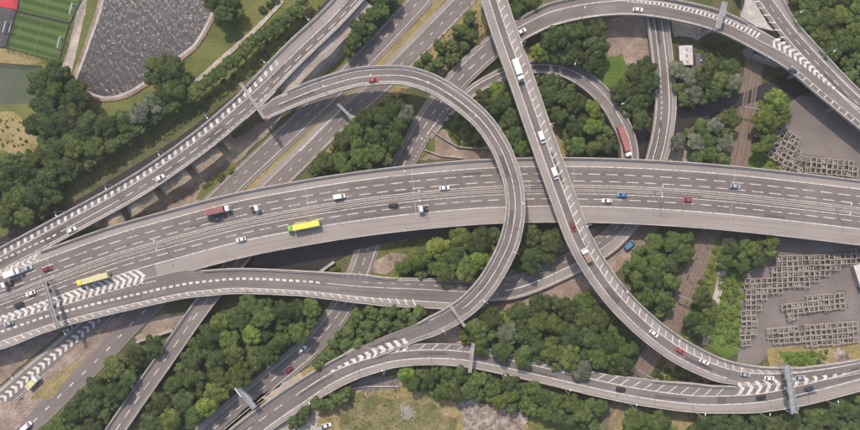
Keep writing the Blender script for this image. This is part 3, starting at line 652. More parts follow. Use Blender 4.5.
D = Path([(484, -30, 17.5), (494, 0, 17.5), (506, 37, 17.5), (521.5, 80, 17.5), (535.7, 121, 17.5), (549.5, 160, 17.5), (564, 200, 17.5), (578, 237, 17.2), (592, 263, 16.8), (610, 289, 16.2), (629, 310.5, 15.3), (654, 333, 14), (681, 352, 12.2), (716, 368.5, 10.2, 12, 12.5), (742, 375.5, 9.02, 12, 10), (770, 377.5, 9.0, 11, 7), (806, 375.5, 9, 9, 7), (860, 366.5, 9, 8, 7), (915, 352, 9, 8, 7)], 13, 13)
def mk(mb, p, z):
    z += .05
    solid(mb, p, [(494, 4.6), (716, 6), (760, 5)], 0.8, (None, (728, 372)), z); solid(mb, p, [(494, -2.6), (716, -3.4), (860, -3.8)], 0.9, None, z)
    ladder(mb, p, [(494, -2.8), (716, -3.6)], [(494, -8.6), (716, -10.5)], 8.7, 1.3, -3.6, (None, (742, 375)), z)
    ladder(mb, p, -4, [(742, -9), (820, -5)], 8.7, 1.3, -5.6, ((744, 376), (822, 374)), z)
viaduct('diagonal_viaduct', 'high viaduct slanting from the top centre over the wide motorway', D, order=2, rails=(('L', None), ('R', (None, (738, 374)))),
  lanes=[('carriageway', 'asphalt', [(494, -2.6), (716, -3.4), (860, -3.8)], [(494, 4.6), (716, 6), (860, 6)], None, 0), ('hard_shoulder', 'shoulder', [(494, 4.6), (716, 6), (740, 6)], ('R', -1.6), (None, (745, 376)), 1), ('hard_shoulder', 'shoulder', ('L', 1.6), [(494, -2.6), (716, -3.4), (860, -3.8)], None, 1)], marks=mk, joints=34)
RG = Path([(490, 50, 4, 10, 10.5), (506, 38.5, 5.2, 10, 11), (528, 25.5, 6.4, 11, 11.5), (554, 14, 7.5, 12, 11.8), (600, 5.3, 9, 11.5, 11.6), (640, 5, 9, 10.5, 11), (682, 11.5, 9, 10.5, 11), (720, 22, 9, 11, 11), (755.5, 39, 9, 10.5, 11), (792, 60.5, 9, 10, 11), (820, 84, 9, 6, 11), (867, 122.5, 9, 6, 11), (910, 158, 9, 6, 11)])
def mk(mb, p, z):
    z += .05
    solid(mb, p, [(520, -3), (600, -3), (660, -5), (740, -6)], 0.8, ((515, 33), (745, 34)), z)
    ladder(mb, p, [(620, -4), (680, -4.6), (740, -7.5)], [(620, -2.6), (680, -1.2), (740, -0.5)], 4.3, 2.2, -1.2, ((628, 4), (756, 40)), z)
    solid(mb, p, [(620, -2.6), (680, -1.2), (760, -0.5), (800, -2.5), (850, -4.5)], 0.6, ((628, 4), (790, 59)), z)
    chevrons(mb, p, [(762, -12.5), (790, -11), (830, -6.8)], [(762, -1), (800, -2.5), (835, -5)], 6.2, 3.2, -1, 0.8, ((768, 46), (832, 95)), z)
    solid(mb, p, -5.6, .9, ((832, 94), (858, 115)), z); solid(mb, p, ('R', -2), .5, None, z); solid(mb, p, ('R', -6.8), .6, ((795, 62), None), z)
    ladder(mb, p, 4.2, 9, 9, 1.2, 0, ((795, 62), None), z)
viaduct('ramp_viaduct', 'broad curved ramp viaduct along the top right with an overhead gantry and chevron paint', RG, order=2, rails=(('L', ((528, 26), (742, 32))), ('R', ((520, 30), None))), joints=0,
  lanes=[('carriageway', 'asphalt', -4.0, ('R', -1.4), None, 0), ('hard_shoulder', 'shoulder_dark', ('L', 1.2), -4, None, 1)], marks=mk)
R2 = Path([(738, -40, 9, 16, 12), (757, -12, 9, 15, 11), (767, 0, 9, 13.5, 10.5), (789, 30, 9, 10.5, 10), (812, 56, 9, 10.5, 10), (846, 91, 9, 10, 11), (880, 122, 9, 10, 11), (905, 145, 9, 10, 11)])
def mk(mb, p, z):
    z += .05
    solid(mb, p, -4.6, .8, None, z); dashes(mb, p, 1, .6, 7, 7, None, z); solid(mb, p, 6.5, .8, None, z)
    ladder(mb, p, 6.8, 11.5, 9, 1.3, -4, (None, (795, 37)), z)
viaduct('ramp_viaduct', 'straight elevated carriageway coming in from the top right corner and joining the curved ramp', R2, order=3, rails=(('L', None),), joints=0,
  lanes=[('carriageway', 'asphalt', -5, 7, None, 0), ('hard_shoulder', 'shoulder', ('L', 1.4), -5, None, 1), ('hard_shoulder', 'shoulder_dark', 7, ('R', 0), None, 1)], marks=mk)
# concrete apron in the fork of the two ramps, on its own slab
ap = MB(); pts = [(752, -12), (757, 6), (768, 24), (774, 31), (757, 27), (741, 17), (744, 6), (748, -12)]
top = [P(x, y, 8.9) for x, y in pts]; bot = [Vector((p.x, p.y, 8.2)) for p in top]
ap.face(top[::-1]); ap.face(bot)
for i in range(len(top)):
    j = (i+1) % len(top); ap.face([top[i], top[j], bot[j], bot[i]])
tag(ap.build('concrete_apron', M['concrete_pale']), 'pale triangular concrete slab in the fork between the two top right ramps', 'slab')
# low road glimpsed beyond the fork
UR = Path([(775, -30, .3), (782, 0, .3), (787, 30, .3), (795, 60, .3)], 8, 8)
ground_road('road', UR, [('carriageway', 'shoulder_dark', ('L', 0), ('R', 0), None, 0)], lambda mb, p, z: solid(mb, p, 6.5, .6, None, z+.03), 1)

def bank(path, prof, r, mat, name, amp=0.5, cut=None):
    mb = MB(); a, b = path.rng(r); rows = []; n = int((b-a)/2.5)
    for i in range(n+1):
        q = a+(b-a)*i/n; e = min(1, i/4, (n-i)/4); row = []
        g_ = 1.0
        if cut: g_ = 1-max(0, 1-abs(((q+cut[1]) % cut[0])-cut[0]/2)/4.5)*.8
        for o, dz in prof:
            p = path.at(q, o, 0); nv = noise.noise(Vector((p.x*.12, p.y*.12, 5)))
            h = max(-.2, (p.z+dz)*e*g_)+(nv+.5*noise.noise(p*.4))*amp*(1 if -8.5 < dz else .2); pp, nn = path.samp(q)
            row.append(P(pp[0]+nn[0]*(o+nv*2*e), pp[1]+nn[1]*(o+nv*2*e), max(h, -.2)))
        rows.append(row)
    for u, v in zip(rows, rows[1:]):
        for k in range(len(u)-1): mb.face([u[k], u[k+1], v[k+1], v[k]][::-1])
    o_ = mb.build(name, mat, None, True); tag(o_, kind='structure')
bank(A38, [(2, -1.7), (12, -1.7), (19, -2.0), (25, -2.6), (30, -5), (36, -9)], ((262, 88), (362, -15)), M['sand'], 'sand_bank', .4)
bank(A38, [(0, -1.8), (11, -1.8), (18, -2.0), (24, -3.0), (28, -5.6), (34, -9)], ((92, 211), (222, 125)), M['sandy'], 'earth_mound', 1.0, (38, 8))
def blocked(x, y, z, own=None):
    for p, _ in ALLPATHS:
        if p is own: continue
        for k in range(0, len(p.p), 3):
            q = p.p[k]
            if q[2] < z-1 and (q[0]-x)**2+(q[1]-y)**2 < (max(q[3], q[4])+1.5)**2: return True
    return False
for root, path, thick, sp in PIERS:
    if not sp: continue
    q = sp/2
    while q < path.len:
        pp, n = path.samp(q)
        if -20 < pp[0] < 880 and -20 < pp[1] < 450:
            zt = pp[2]-thick
            for fr in ((-0.55, 0.55) if pp[3] < 20 else (-0.8, -0.3, 0.3, 0.8)):
                o = fr*(pp[3] if fr < 0 else pp[4]); A = path.at(q, o)
                gx, gy = 430+A.x/K, 215-A.y/K
                if blocked(gx, gy, pp[2], path): continue
                mb = MB(); mb.box((A.x-root.location.x, A.y-root.location.y, zt/2-.2), (1.1, 1.3, zt+.4), path.heading(q))
                mb.build('pier', M['concrete'], root)
            a = path.at(q, ('L', 2.5)); c = path.at(q, ('R', -2.5)); m_ = (a+c)/2
            mb = MB(); mb.box((m_.x-root.location.x, m_.y-root.location.y, zt-.45), ((c-a).length, 1.5, .9), math.atan2((c-a).y, (c-a).x)); mb.build('crosshead', M['concrete'], root)
        q += sp

# ------------------------------------------------------------------ railway
def railway(pts, hw, label, tracks):
    p = Path([(x, y, .35) for x, y in pts], hw, hw)
    root = empty('railway', (0, 0, 0)); tag(root, kind='structure')
    b_ = MB(); wallrib(b_, p, 0, hw*2, -.3, 0, None, 4); b_.build('ballast', M['ballast'], root)
    sl = MB(); rl = MB()
    for o in tracks:
        q = 0
        while q < p.len:
            c = p.at(q, o, .06); sl.box(c, (.28, 2.5, .12), p.heading(q)); q += 1.5
        for d in (-1.6, 1.6): wallrib(rl, p, o+d, .33, .1, .25)
    sl.build('sleepers', M['sleeper'], root); rl.build('rail', M['rail'], root)
    ALLPATHS.append((p, False)); return p
RW = railway([(760, 44), (755, 62), (752, 80), (746, 120), (738, 165), (723, 205), (708, 240), (693, 275), (674.5, 320), (655, 350), (640, 374), (620, 406), (600, 438)], 9.4, '', (-4, 4))
def portal(x, y, hw, h, label):
    q = RW.near(x, y); A, C = RW.at(q, -hw), RW.at(q, hw); c = (A+C)/2
    root = empty('overhead_line_portal', (c.x, c.y, 0), 0, label, 'rail portal')
    for e in (A, C):
        m = MB(); m.bar((e.x-c.x, e.y-c.y, 0), (e.x-c.x, e.y-c.y, h), .22); m.build('mast', M['steel'], root)
    m = MB(); m.bar((A.x-c.x, A.y-c.y, h-.3), (C.x-c.x, C.y-c.y, h-.3), .2); m.bar((A.x-c.x, A.y-c.y, h-1.1), (C.x-c.x, C.y-c.y, h-1.1), .15); m.build('beam', M['steel'], root)
portal(747, 111, 10, 7, 'rusty grey wire portal over the tracks between the top right ramp and the motorway')
portal(684, 298, 10, 7, 'grey wire portal over the tracks beside the round wood right of the diagonal viaduct')
portal(642, 370, 10, 7, 'grey wire portal over the tracks between the diagonal viaduct and the bottom road')

# ------------------------------------------------------------------ walls, sheds
def wall(name, pts, h, wd, mat, label, cat='wall', z=0):
    m = MB()
    for (a, b) in zip(pts, pts[1:]):
        A, B_ = P(*a, z), P(*b, z); c = (A+B_)/2; d = B_-A
        m.box((c.x, c.y, z+h/2), (d.length+wd*.5, wd, h), math.atan2(d.y, d.x))
    return tag(m.build(name, M[mat]), label, cat)
wall('retaining_wall', [(139, 341), (174, 329.5)], 2.2, 1.1, 'concrete', 'pale straight retaining wall meeting the narrow bridge at the lower left')
wall('river_wall', [(320, 272), (334, 262)], 1.8, 1.2, 'concrete_pale', 'short pale wall end where the river slips under the curved slip road', 'wall')
wall('boundary_wall', [(432, 131), (444, 139), (458, 147), (478, 149), (494, 148)], 1.2, .6, 'shoulder', 'low curved wall round the grass inside the top of the loop')
wall('boundary_wall', [(425, 150), (440, 156), (462, 158)], 1.0, .5, 'concrete', 'low wall between the two small grass corners just above the motorway inside the loop')
wall('abutment_wall', [(742, 50), (746.5, 58), (776, 67)], 6.5, .8, 'concrete_pale', 'pale angled abutment wall under the top right ramp beside the railway')
wall('boundary_wall', [(346, 389), (366, 386), (398, 386)], 1.0, .5, 'concrete_pale', 'thin pale wall along the top of the dry field under the bottom curved road')
def building(px, py, wpx, dpx, h, rz, roof, wallm, label, vents=3):
    c = P(px, py, h); root = empty('shed', (c.x, c.y, 0), rz, label, 'shed')
    W_, D_ = wpx*K, dpx*K
    m = MB(); m.box((0, 0, h/2-.2), (W_, D_, h), 0); m.build('wall', M[wallm], root)
    m = MB(); y = D_/2+.3
    m.face([(-W_/2-.3, -y, h-.05), (W_/2+.3, -y, h-.05), (W_/2+.3, -y, h+.15), (0, -y, h+.9), (-W_/2-.3, -y, h+.15)]); m.face([(W_/2+.3, y, h-.05), (-W_/2-.3, y, h-.05), (-W_/2-.3, y, h+.15), (0, y, h+.9), (W_/2+.3, y, h+.15)])
    for s in (-1, 1):
        q = [(s*(W_/2+.3), -y, h+.15), (0, -y, h+.9), (0, y, h+.9), (s*(W_/2+.3), y, h+.15)]; m.face(q if s < 0 else q[::-1])
        q = [(s*(W_/2+.3), -y, h-.05), (s*(W_/2+.3), y, h-.05), (s*(W_/2+.3), y, h+.15), (s*(W_/2+.3), -y, h+.15)]; m.face(q if s > 0 else q[::-1])
    rf = m.build('roof', M[roof], root)
    m = MB()
    for i in range(vents): m.box((0, -D_/2+D_*(i+.5)/vents, h+1.05), (.7, .9, .5))
    m.build('roof_vent', M['steel'], rf)
    m = MB(); m.box((W_*.2, -D_/2-.03, 1.1), (1.1, .1, 2.1)); m.build('door', M['steel_dark'], root)
building(686, 55.5, 12, 18, 3.5, R(3), 'roof_white', 'brick', 'long white-roofed shed among shrubs right of the low road bridge')
building(700, 61, 8, 13, 3, R(3), 'steel_dark', 'brick', 'dark-roofed shed standing right beside the white-roofed shed', 1)
building(864, 275, 13, 22, 4, R(18), 'roof_white', 'concrete', 'pale building corner at the right edge of the lower storage yard')

# ------------------------------------------------------------------ football pitches
def pitch(c4, label, mat='pitch', goals=True):
    zc[0] += 0.006
    o = poly_sheet(c4, zc[0], 'football_pitch', M[mat], 0, label=label, kind=None, cat='sports pitch')
    if not goals: return o
    Q = [P(x, y, zc[0]+.03) for x, y in c4]
    def uv(u, v): return (Q[0]*(1-u)+Q[1]*u)*(1-v)+(Q[3]*(1-u)+Q[2]*u)*v
    m = MB()
    def seg(a, b, w_=.12):
        d = (b-a).normalized(); n = Vector((-d.y, d.x, 0))*w_; m.face([a-n, b-n, b+n, a+n][::-1])
    cs = [uv(.03, .05), uv(.97, .05), uv(.97, .95), uv(.03, .95)]
    for i in range(4): seg(cs[i], cs[(i+1) % 4], .07)
    seg(uv(.5, .05), uv(.5, .95), .07)
    for e in (.03, .97):
        d = .1 if e < .5 else -.1
        seg(uv(e, .3), uv(e+d, .36), .09); seg(uv(e+d, .36), uv(e+d, .64), .09); seg(uv(e+d, .64), uv(e, .7), .09)
    m.build('pitch_marking', M['turf_line'], o)
    return o
pitch([(19, -22), (96, -6), (71, 24), (20.5, 12)][:0] or [(20, -30), (88, -14), (70, 23.5), (18.5, 11.5)], 'striped green football pitch cut off by the top edge')
pitch([(17.5, 12.5), (69, 24.5), (59, 61.5), (7, 47.5)], 'striped green football pitch complete with both goals at the top left')
pitch([(-30, 2), (16.5, 10), (5.5, 47), (-30, 45)], 'plain dark court left of the striped pitches', 'dark_court', False)
pitch([(-30, -12), (19, -6), (17, 9.5), (-30, 2)], 'small bright red court in the top left corner', 'red_court', False)
def goal(x, y, rz, label):
    c = P(x, y, 0); root = empty('football_goal', c, rz, label, 'goal')
    m = MB()
    for s in (-1, 1): m.bar((0, s*2.4, 0), (0, s*2.4, 2), .16); m.bar((0, s*2.4, 2), (1.3, s*2.4, .1), .12)
    m.bar((0, -2.4, 2), (0, 2.4, 2), .16); m.bar((1.3, -2.4, .1), (1.3, 2.4, .1), .12); m.build('frame', M['white'], root)
    m = MB()
    for i in range(9): m.bar((0, -2.4+i*.6, 2), (1.3, -2.4+i*.6, .1), .02, 3)
    m.build('net', M['white'], root)
goal(13, 28, R(165), 'white goal at the left end of the complete striped pitch'); goal(61, 43, R(-15), 'white goal at the right end of the complete striped pitch')
goal(73, 10, R(-15), 'white goal at the right end of the striped pitch cut by the top edge'); goal(7, 28, R(165), 'small white goal on the dark court')
def fence(pts, h, label, step=3.0):
    c0 = P(*pts[0], 0); root = empty('mesh_fence', c0, 0, label, 'fence')
    ps = MB(); rl = MB()
    for a, b in zip(pts, pts[1:]):
        A, B_ = P(*a, 0)-c0, P(*b, 0)-c0; n = max(1, int((B_-A).length/step))
        for i in range(n+1): p = A.lerp(B_, i/n); ps.bar(p, p+Vector((0, 0, h)), .09, 5)
        for k in range(6): z = h*(k+.7)/6; rl.bar(A+Vector((0, 0, z)), B_+Vector((0, 0, z)), .05, 4)
    ps.build('post_row', M['steel_dark'], root); rl.build('mesh_panel', M['steel_dark'], root)
fence([(20, -30), (18, 11.8), (6.3, 48), (59.8, 62.5), (89, -16)], 3.5, 'tall dark mesh fence round the striped football pitches')
fence([(18, 11.8), (70, 24)], 3.5, 'dark mesh fence between the two striped football pitches')
fence([(-30, 62), (30, 66), (42, 67)], 2.5, 'dark mesh fence along the top of the dull green court')

# ------------------------------------------------------------------ vehicles
def loft(mb, secs, mi=0):
    """secs: list of (x, [(y,z)...]) closed rings"""
    prev = None
    for x, ring in secs:
        c = [(x, y, z) for y, z in ring]
        if prev:
            n = len(c)
            for i in range(n):
                j = (i+1) % n; mb.face([prev[i], prev[j], c[j], c[i]], mi)
        else: mb.face(c[::-1], mi)
        prev = c
    mb.face(prev, mi)
def wheels(root, xs, hw, r=.33, w_=.22):
    for x in xs:
        for s in (-1, 1):
            m = MB(); m.bar((x, s*(hw-w_), r), (x, s*hw, r), r, 12); o = m.build('wheel', M['tyre'], root)
            m = MB(); m.bar((x, s*(hw-.01), r), (x, s*(hw+.015), r), r*.55, 8); m.build('rim', M['steel'], o)
def ring(hw, z0, z1, crown=0.03): return [(-hw*.93, z0), (hw*.93, z0), (hw, z0+.15), (hw, z1-.14), (hw*.88, z1), (0, z1+crown), (-hw*.88, z1), (-hw, z1-.14), (-hw, z0+.15)]
def car(x, y, path, label, paint='white', flip=False, kind='car', ang=0, cat='car', zz=None):
    q = path.near(x, y) if path else 0
    z = path.samp(q)[0][2] if path else zz
    if path and zz is not None: z = zz
    z += .03
    c = P(x, y, z+.7); rz = (path.heading(q) if path else 0)+(math.pi if flip else 0)+R(ang)
    root = empty({'car': 'parked_car' if not path else 'car', 'van': 'van'}[kind], (c.x, c.y, z), rz, label, cat)
    pm = M[paint]; m = MB()
    if kind == 'car':
        hw = .92
        loft(m, [(-2.15, ring(.72, .38, .78)), (-2.05, ring(.84, .26, .90)), (-1.4, ring(hw, .22, .96)), (0, ring(hw, .2, .94)), (1.2, ring(hw, .22, .90)), (1.95, ring(.83, .26, .76)), (2.17, ring(.66, .34, .62))])
        for s in (-1, 1): m.box((.62, s*1.0, .98), (.16, .2, .13))
        m.build('body', pm, root, True)
        gl = MB(); secs = [(-1.75, .66, .93), (-1.15, .66, 1.36), (.1, .67, 1.40), (1.05, .68, .93)]
        b0 = [(x_, h_) for x_, _, h_ in secs]
        lo = [(-1.8, -.80, .9), (1.15, -.80, .88), (1.15, .80, .88), (-1.8, .80, .9)]; hi = [(-1.2, -.60, 1.36), (.28, -.60, 1.38), (.28, .60, 1.38), (-1.2, .60, 1.36)]
        for i in range(4): j = (i+1) % 4; gl.face([lo[i], lo[j], hi[j], hi[i]])
        gl.face(hi); gl.build('window', M['glass'], root)
        rf = MB(); rf.box((-.46, 0, 1.40), (1.5, 1.24, .07), taper=.93); rf.build('roof', pm, root)
        wheels(root, (-1.3, 1.35), .93)
        hx, tx, lz = 2.06, -2.1, .62
    else:
        hw = 1.0
        loft(m, [(-2.6, ring(.95, .35, 1.9)), (-2.5, ring(hw, .3, 2.05)), (.9, ring(hw, .3, 2.1)), (1.35, ring(.97, .3, 1.75)), (1.75, ring(.97, .3, 1.15)), (2.35, ring(.9, .3, .98)), (2.55, ring(.78, .36, .8))])
        for s in (-1, 1): m.box((1.35, s*1.1, 1.25), (.16, .22, .28))
        m.build('body', pm, root, True)
        gl = MB(); gl.face([(1.0, -.84, 2.05), (1.78, -.84, 1.22), (1.78, .84, 1.22), (1.0, .84, 2.05)])
        for s in (-1, 1): f = [(.2, s*1.012, 1.3), (1.4, s*1.005, 1.3), (1.0, s*1.005, 1.85), (.2, s*1.012, 1.85)]; gl.face(f if s > 0 else f[::-1])
        gl.v = [(a+.03, b, c_+.03) for a, b, c_ in gl.v]; gl.build('windscreen', M['glass'], root)
        rb = MB()
        for k in range(4): rb.box((-2+k*.8, 0, 2.14), (.08, 1.5, .05))
        rb.build('roof_rib', pm, root)
        wheels(root, (-1.6, 1.6), 1.01, .36)
        hx, tx, lz = 2.45, -2.58, .8
    for s in (-1, 1):
        h = MB(); h.box((hx, s*.58, lz), (.14, .34, .16)); h.build('headlight', M['lamp_clear'], root)
        h = MB(); h.box((tx, s*.62, lz+.12), (.1, .28, .18)); h.build('tail_light', M['lamp_red'], root)
    return root
def lorry(x0, y0, x1, y1, path, label, cabm, boxm, z=None, flip=False, cab_only=False, name='articulated_lorry', cat='lorry', hbox=3.9, load=None, L=None):
    """(x0,y0) rear end, (x1,y1) front of the cab, photo pixels"""
    mx, my = (x0+x1)/2, (y0+y1)/2; q = path.near(mx, my); z = path.samp(q)[0][2] if z is None else z; z += .03
    A, C = P(x0, y0, z+2.4), P(x1, y1, z+2.4); d = C-A; Ln = d.length; c = (A+C)/2
    root = empty(name, (c.x, c.y, z), math.atan2(d.y, d.x), label, cat)
    f = Ln/2; cl = 2.2 if Ln > 9 else 1.9
    m = MB(); loft(m, [(f-cl, ring(1.22, .5, 3.0)), (f-.5, ring(1.22, .5, 3.0)), (f-.12, ring(1.18, .5, 2.3)), (f, ring(1.05, .5, 1.4))]); 
    m.box((f-cl*.55, 0, 3.1), (cl*.5, 1.7, .4), taper=.8)
    m.build('cab', M[cabm], root, False)
    m = MB(); m.face([(f-.45, -1.05, 2.92), (f-.08, -1.05, 2.0), (f-.08, 1.05, 2.0), (f-.45, 1.05, 2.92)]); m.v = [(a+.05, b, c_+.03) for a, b, c_ in m.v]; m.build('windscreen', M['glass'], root)
    m = MB(); m.box((0, 0, .85), (Ln-1.2, .9, .35)); m.build('chassis', M['steel_dark'], root)
    if not cab_only:
        bl = Ln-cl-.5; m = MB(); bc = -f+bl/2
        m.box((bc, 0, (1.1+hbox)/2), (bl, 2.5, hbox-1.1)); 
        m.box((bc, 0, hbox+.02), (bl-.3, 2.3, .06)); tr = m.build('trailer', M[boxm], root)
        rb = MB()
        k = 0
        while k*1.3 < bl-.6: rb.box((-f+.4+k*1.3, 0, hbox+.07), (.09, 2.34, .05)); k += 1
        rb.build('roof_rib', M[load or boxm], tr)
    else:
        m = MB(); m.box((f-cl-1.3, 0, 1.2), (1.6, 1.2, .25)); m.box((f-cl-.4, 0, 1.9), (.3, 2.1, 1.5)); m.build('fifth_wheel', M['steel_dark'], root)
    ws = [f-1.3, f-cl-1.6] if Ln < 9 else [f-1.4, f-4.6, -f+1.4, -f+2.8, -f+4.2]
    wheels(root, ws, 1.25, .5, .35)
    for s in (-1, 1):
        h = MB(); h.box((f+.02, s*.8, .8), (.1, .4, .25)); h.build('headlight', M['lamp_clear'], root)
        h = MB(); h.box((f-.55, s*1.35, 2.1), (.15, .25, .6)); h.build('mirror', M['steel_dark'], root)
    return root
# motorway, far (upper) carriageway
lorry(204.5, 213.5, 230, 207.6, M6, 'long lorry with a dull red trailer on the upper side of the motorway', 'white', 'dull_red')
car(218.5, 218.5, M6, 'dark blue car alongside the dull red lorry', 'navy')
lorry(249.5, 211, 259, 207.2, M6, 'white tractor unit without a trailer just ahead of the dull red lorry', 'white', 'white', cab_only=True, name='tractor_unit', cat='truck')
car(339.5, 196.5, M6, 'white van on the upper motorway lanes above the first yellow lorry', 'white', kind='van', cat='van')
car(444.5, 188, M6, 'white car on the upper motorway lanes left of the loop viaduct', 'white')
car(735.5, 186.2, M6, 'pale silver car on the upper motorway lanes near the right edge', 'silver')
lorry(5, 275.5, 20.5, 270, M6, 'white box lorry overlapping the left chevron point', 'white', 'white', flip=True, name='box_lorry')
car(27.5, 268.5, M6, 'silver car right in front of the white box lorry at the far left', 'silver')
lorry(11, 282.4, 1, 286.2, M6, 'white and blue tractor unit at the left edge beside the box lorry', 'white', 'blue', cab_only=True, name='tractor_unit', cat='truck')
car(47, 268.7, M6, 'dark red car on the motorway left end, ahead of the silver car', 'maroon')
# near (lower) carriageway
lorry(319.5, 222.7, 287, 229.2, M6, 'bright yellow trailer lorry with a green cab in the middle of the motorway', 'green', 'yellow')
lorry(108.5, 274.6, 76.5, 283.6, M6, 'pale yellow tanker lorry with a yellow cab beside the lower left chevrons', 'yellow', 'pale_yellow', hbox=3.5)
car(241, 239.5, M6, 'white car on the lower motorway lanes left of the bright yellow lorry', 'white', True)
car(393, 205.6, M6, 'black car on the lower motorway lanes between the yellow lorry and the loop', 'black', True)
lorry(427, 208.6, 418.5, 209.6, M6, 'small white truck on the lower hard shoulder line left of the loop viaduct', 'white', 'white', cab_only=True, name='tractor_unit', cat='truck')
car(607, 200.8, M6, 'white estate car on the lower motorway lanes right of the diagonal viaduct', 'white', True)
car(622, 195, M6, 'bright blue car next to the white estate car on the motorway', 'blue', True)
car(687, 200, M6, 'bright red car on the lower motorway lanes, right half', 'red', True)
car(30.5, 293.5, M6, 'white car on the lower motorway lanes just left of the gantry', 'white', True)
car(18.5, 305, M6, 'dark green-grey car behind the white car left of the gantry', 'black', True)
car(8.5, 323.6, SL, 'silver-blue car on the lower left slip road', 'silver', True)
car(160, 178, A38, 'white car near the middle of the canal-side viaduct', 'white'); car(71.5, 230, A38, 'white car near the left end of the canal-side viaduct', 'white')
car(373.5, 80, LP, 'red car at the top of the loop viaduct', 'red')
lorry(514.3, 59.5, 521.8, 80.5, D, 'white rigid lorry near the top of the diagonal viaduct', 'white', 'white', name='rigid_lorry')
car(541.5, 137.5, D, 'white van on the diagonal viaduct just above the motorway', 'white', kind='van', cat='van')
car(554.7, 173.5, D, 'white van on the diagonal viaduct right over the motorway', 'white', kind='van', cat='van')
car(573, 226.3, D, 'dull red car on the diagonal viaduct at the lower motorway edge', 'maroon')
lorry(590.5, 262, 583.6, 249.3, D, 'short truck with a white cab and brown load on the diagonal viaduct', 'white', 'brown', name='tipper_truck', cat='truck', hbox=2.4)
car(654, 333.5, D, 'white car on the diagonal viaduct bend, uphill of the red one', 'white'); car(680.5, 351, D, 'red car on the diagonal viaduct bend between two white cars', 'red')
car(704.5, 362, D, 'white car on the diagonal viaduct bend, downhill of the red one', 'white'); car(745.5, 374.6, D, 'silver car level with the chevron tip at the lower right', 'silver')
car(769.5, 378.3, D, 'white car just left of the big lower right gantry', 'white'); car(800, 377.6, D, 'blue-grey car just right of the big lower right gantry', 'silver')
car(621, 389.5, B, 'black car on the bottom curved road above the railway', 'black'); car(761.5, 397.6, B, 'black car on the bottom road left of the big gantry', 'black'); car(809.5, 388.7, B, 'black car on the bottom road right of the big gantry', 'navy')
car(638, 9.6, RG, 'white car at the top of the broad top right ramp', 'white'); car(521.5, 31.5, RG, 'white car on the ramp just right of the diagonal viaduct', 'white'); car(793, 71, RG, 'dark car on the ramp beside the top right chevrons', 'navy')
lorry(619.5, 127, 629.4, 157, TR, 'lorry with a dull red trailer and white cab about to pass under the motorway', 'white', 'redbrown')
car(302.3, 349.6, A3, 'white car on the ground-level road between the two lower woods', 'white'); car(288.5, 370, A3, 'dark red car on the ground-level road near the sign gantry', 'maroon', True)
car(69, 329, C1, 'silver car half under the lower left slip viaduct', 'silver', True)
car(629.5, 245, None, 'blue pickup parked on bare earth below the motorway', 'blue', kind='van', cat='van', ang=38, zz=.35)
car(27, 426, C2, 'white van cut by the bottom left edge beside the wood', 'white', True, kind='van', cat='van')
r_ = lorry(26.5, 388.5, 37.5, 377.5, C1, 'white works truck with yellow equipment parked on the lower left chevron road', 'white', 'pale_yellow', name='works_truck', cat='truck', hbox=2.6)
car(326.5, 425.5, None, 'white car parked in the yard by the bottom edge', 'white', zz=.35, ang=15); car(320, 428, None, 'white van parked in the yard by the bottom edge', 'silver', kind='van', cat='van', zz=.35, ang=20)

# ------------------------------------------------------------------ gantries
def gantry(x0, y0, x1, y1, path, label, width=1.4, h=7.5, signs=(), base=None, mat='steel', name='sign_gantry'):
    q = path.near((x0+x1)/2, (y0+y1)/2); zb = path.samp(q)[0][2] if base is None else base
    A, C = P(x0, y0, zb+h), P(x1, y1, zb+h); c = (A+C)/2; d = C-A; L = d.length
    root = empty(name, (c.x, c.y, zb-.5), math.atan2(d.y, d.x), label, 'gantry')
    m = MB(); hz = h+.5; w2 = width/2
    for s in (-1, 1):
        for dz in (0, .9): m.box((0, s*w2, hz-dz), (L, .22, .22))
    n = max(3, int(L/1.6))
    for i in range(n):
        xa, xb = -L/2+L*i/n, -L/2+L*(i+1)/n; s = 1 if i % 2 else -1
        m.bar((xa, -w2*s, hz), (xb, w2*s, hz), .09, 4); m.bar((xa, -w2, hz-.9), (xb, -w2, hz), .07, 4); m.bar((xa, w2, hz), (xb, w2, hz-.9), .07, 4)
    m.build('truss', M[mat], root)
    m = MB(); m.box((0, 0, hz-.93), (L, width*.8, .06)); m.build('walkway', M[mat], root)
    for e in (-1, 1):
        m = MB()
        for s in (-1, 1): m.box((e*(L/2-.2), s*w2*.8, hz/2-.2), (.35, .35, hz+.4))
        m.build('leg', M[mat], root)
    for (t, w_, hh, side, mt) in signs:
        m = MB(); m.box((-L/2+L*t, side*(w2+.35), hz-.6), (w_, .3, hh)); m.box((-L/2+L*t, side*(w2+.1), hz-.6), (w_*.6, .3, .3)); m.build('sign_panel', M[mt], root)
    return root
gantry(44, 281.5, 58, 329, M6, 'grey lattice gantry with dark sign boxes spanning the lower left carriageways', 1.3, 6.5, [(t, 1.6, 1.6, 1, 'steel_dark') for t in (.08, .22, .55, .78)])
gantry(240, 82.5, 264.5, 118.5, A38, 'grey gantry at the fork of the canal-side viaduct and the loop', 1.0, 6.5, [(.3, 2.4, 1.4, 1, 'steel')], mat='concrete_pale')
gantry(337.5, 103.5, 356.5, 122.5, C2, 'slim grey gantry over the ground carriageway beside the wood under the loop', .8, 6.5, [(.85, 4.5, 2.0, 1, 'concrete_pale')], base=.2, mat='steel')
gantry(450, 305, 465, 327, LP, 'pale slim gantry across the lower end of the loop viaduct', .8, 5.5, (), mat='concrete_pale')
gantry(473.3, 344, 469.8, 373, B, 'pale slim gantry across the bottom curved road', 1.1, 5.5, (), mat='concrete_pale')
gantry(237, 386, 254.5, 408.5, A3, 'green-grey gantry with a white panel across the ground-level road at the bottom', 2.0, 7, [(.2, 4.6, 2.2, -1, 'white'), (.6, 3.5, 2.2, 1, 'steel')], base=.3)
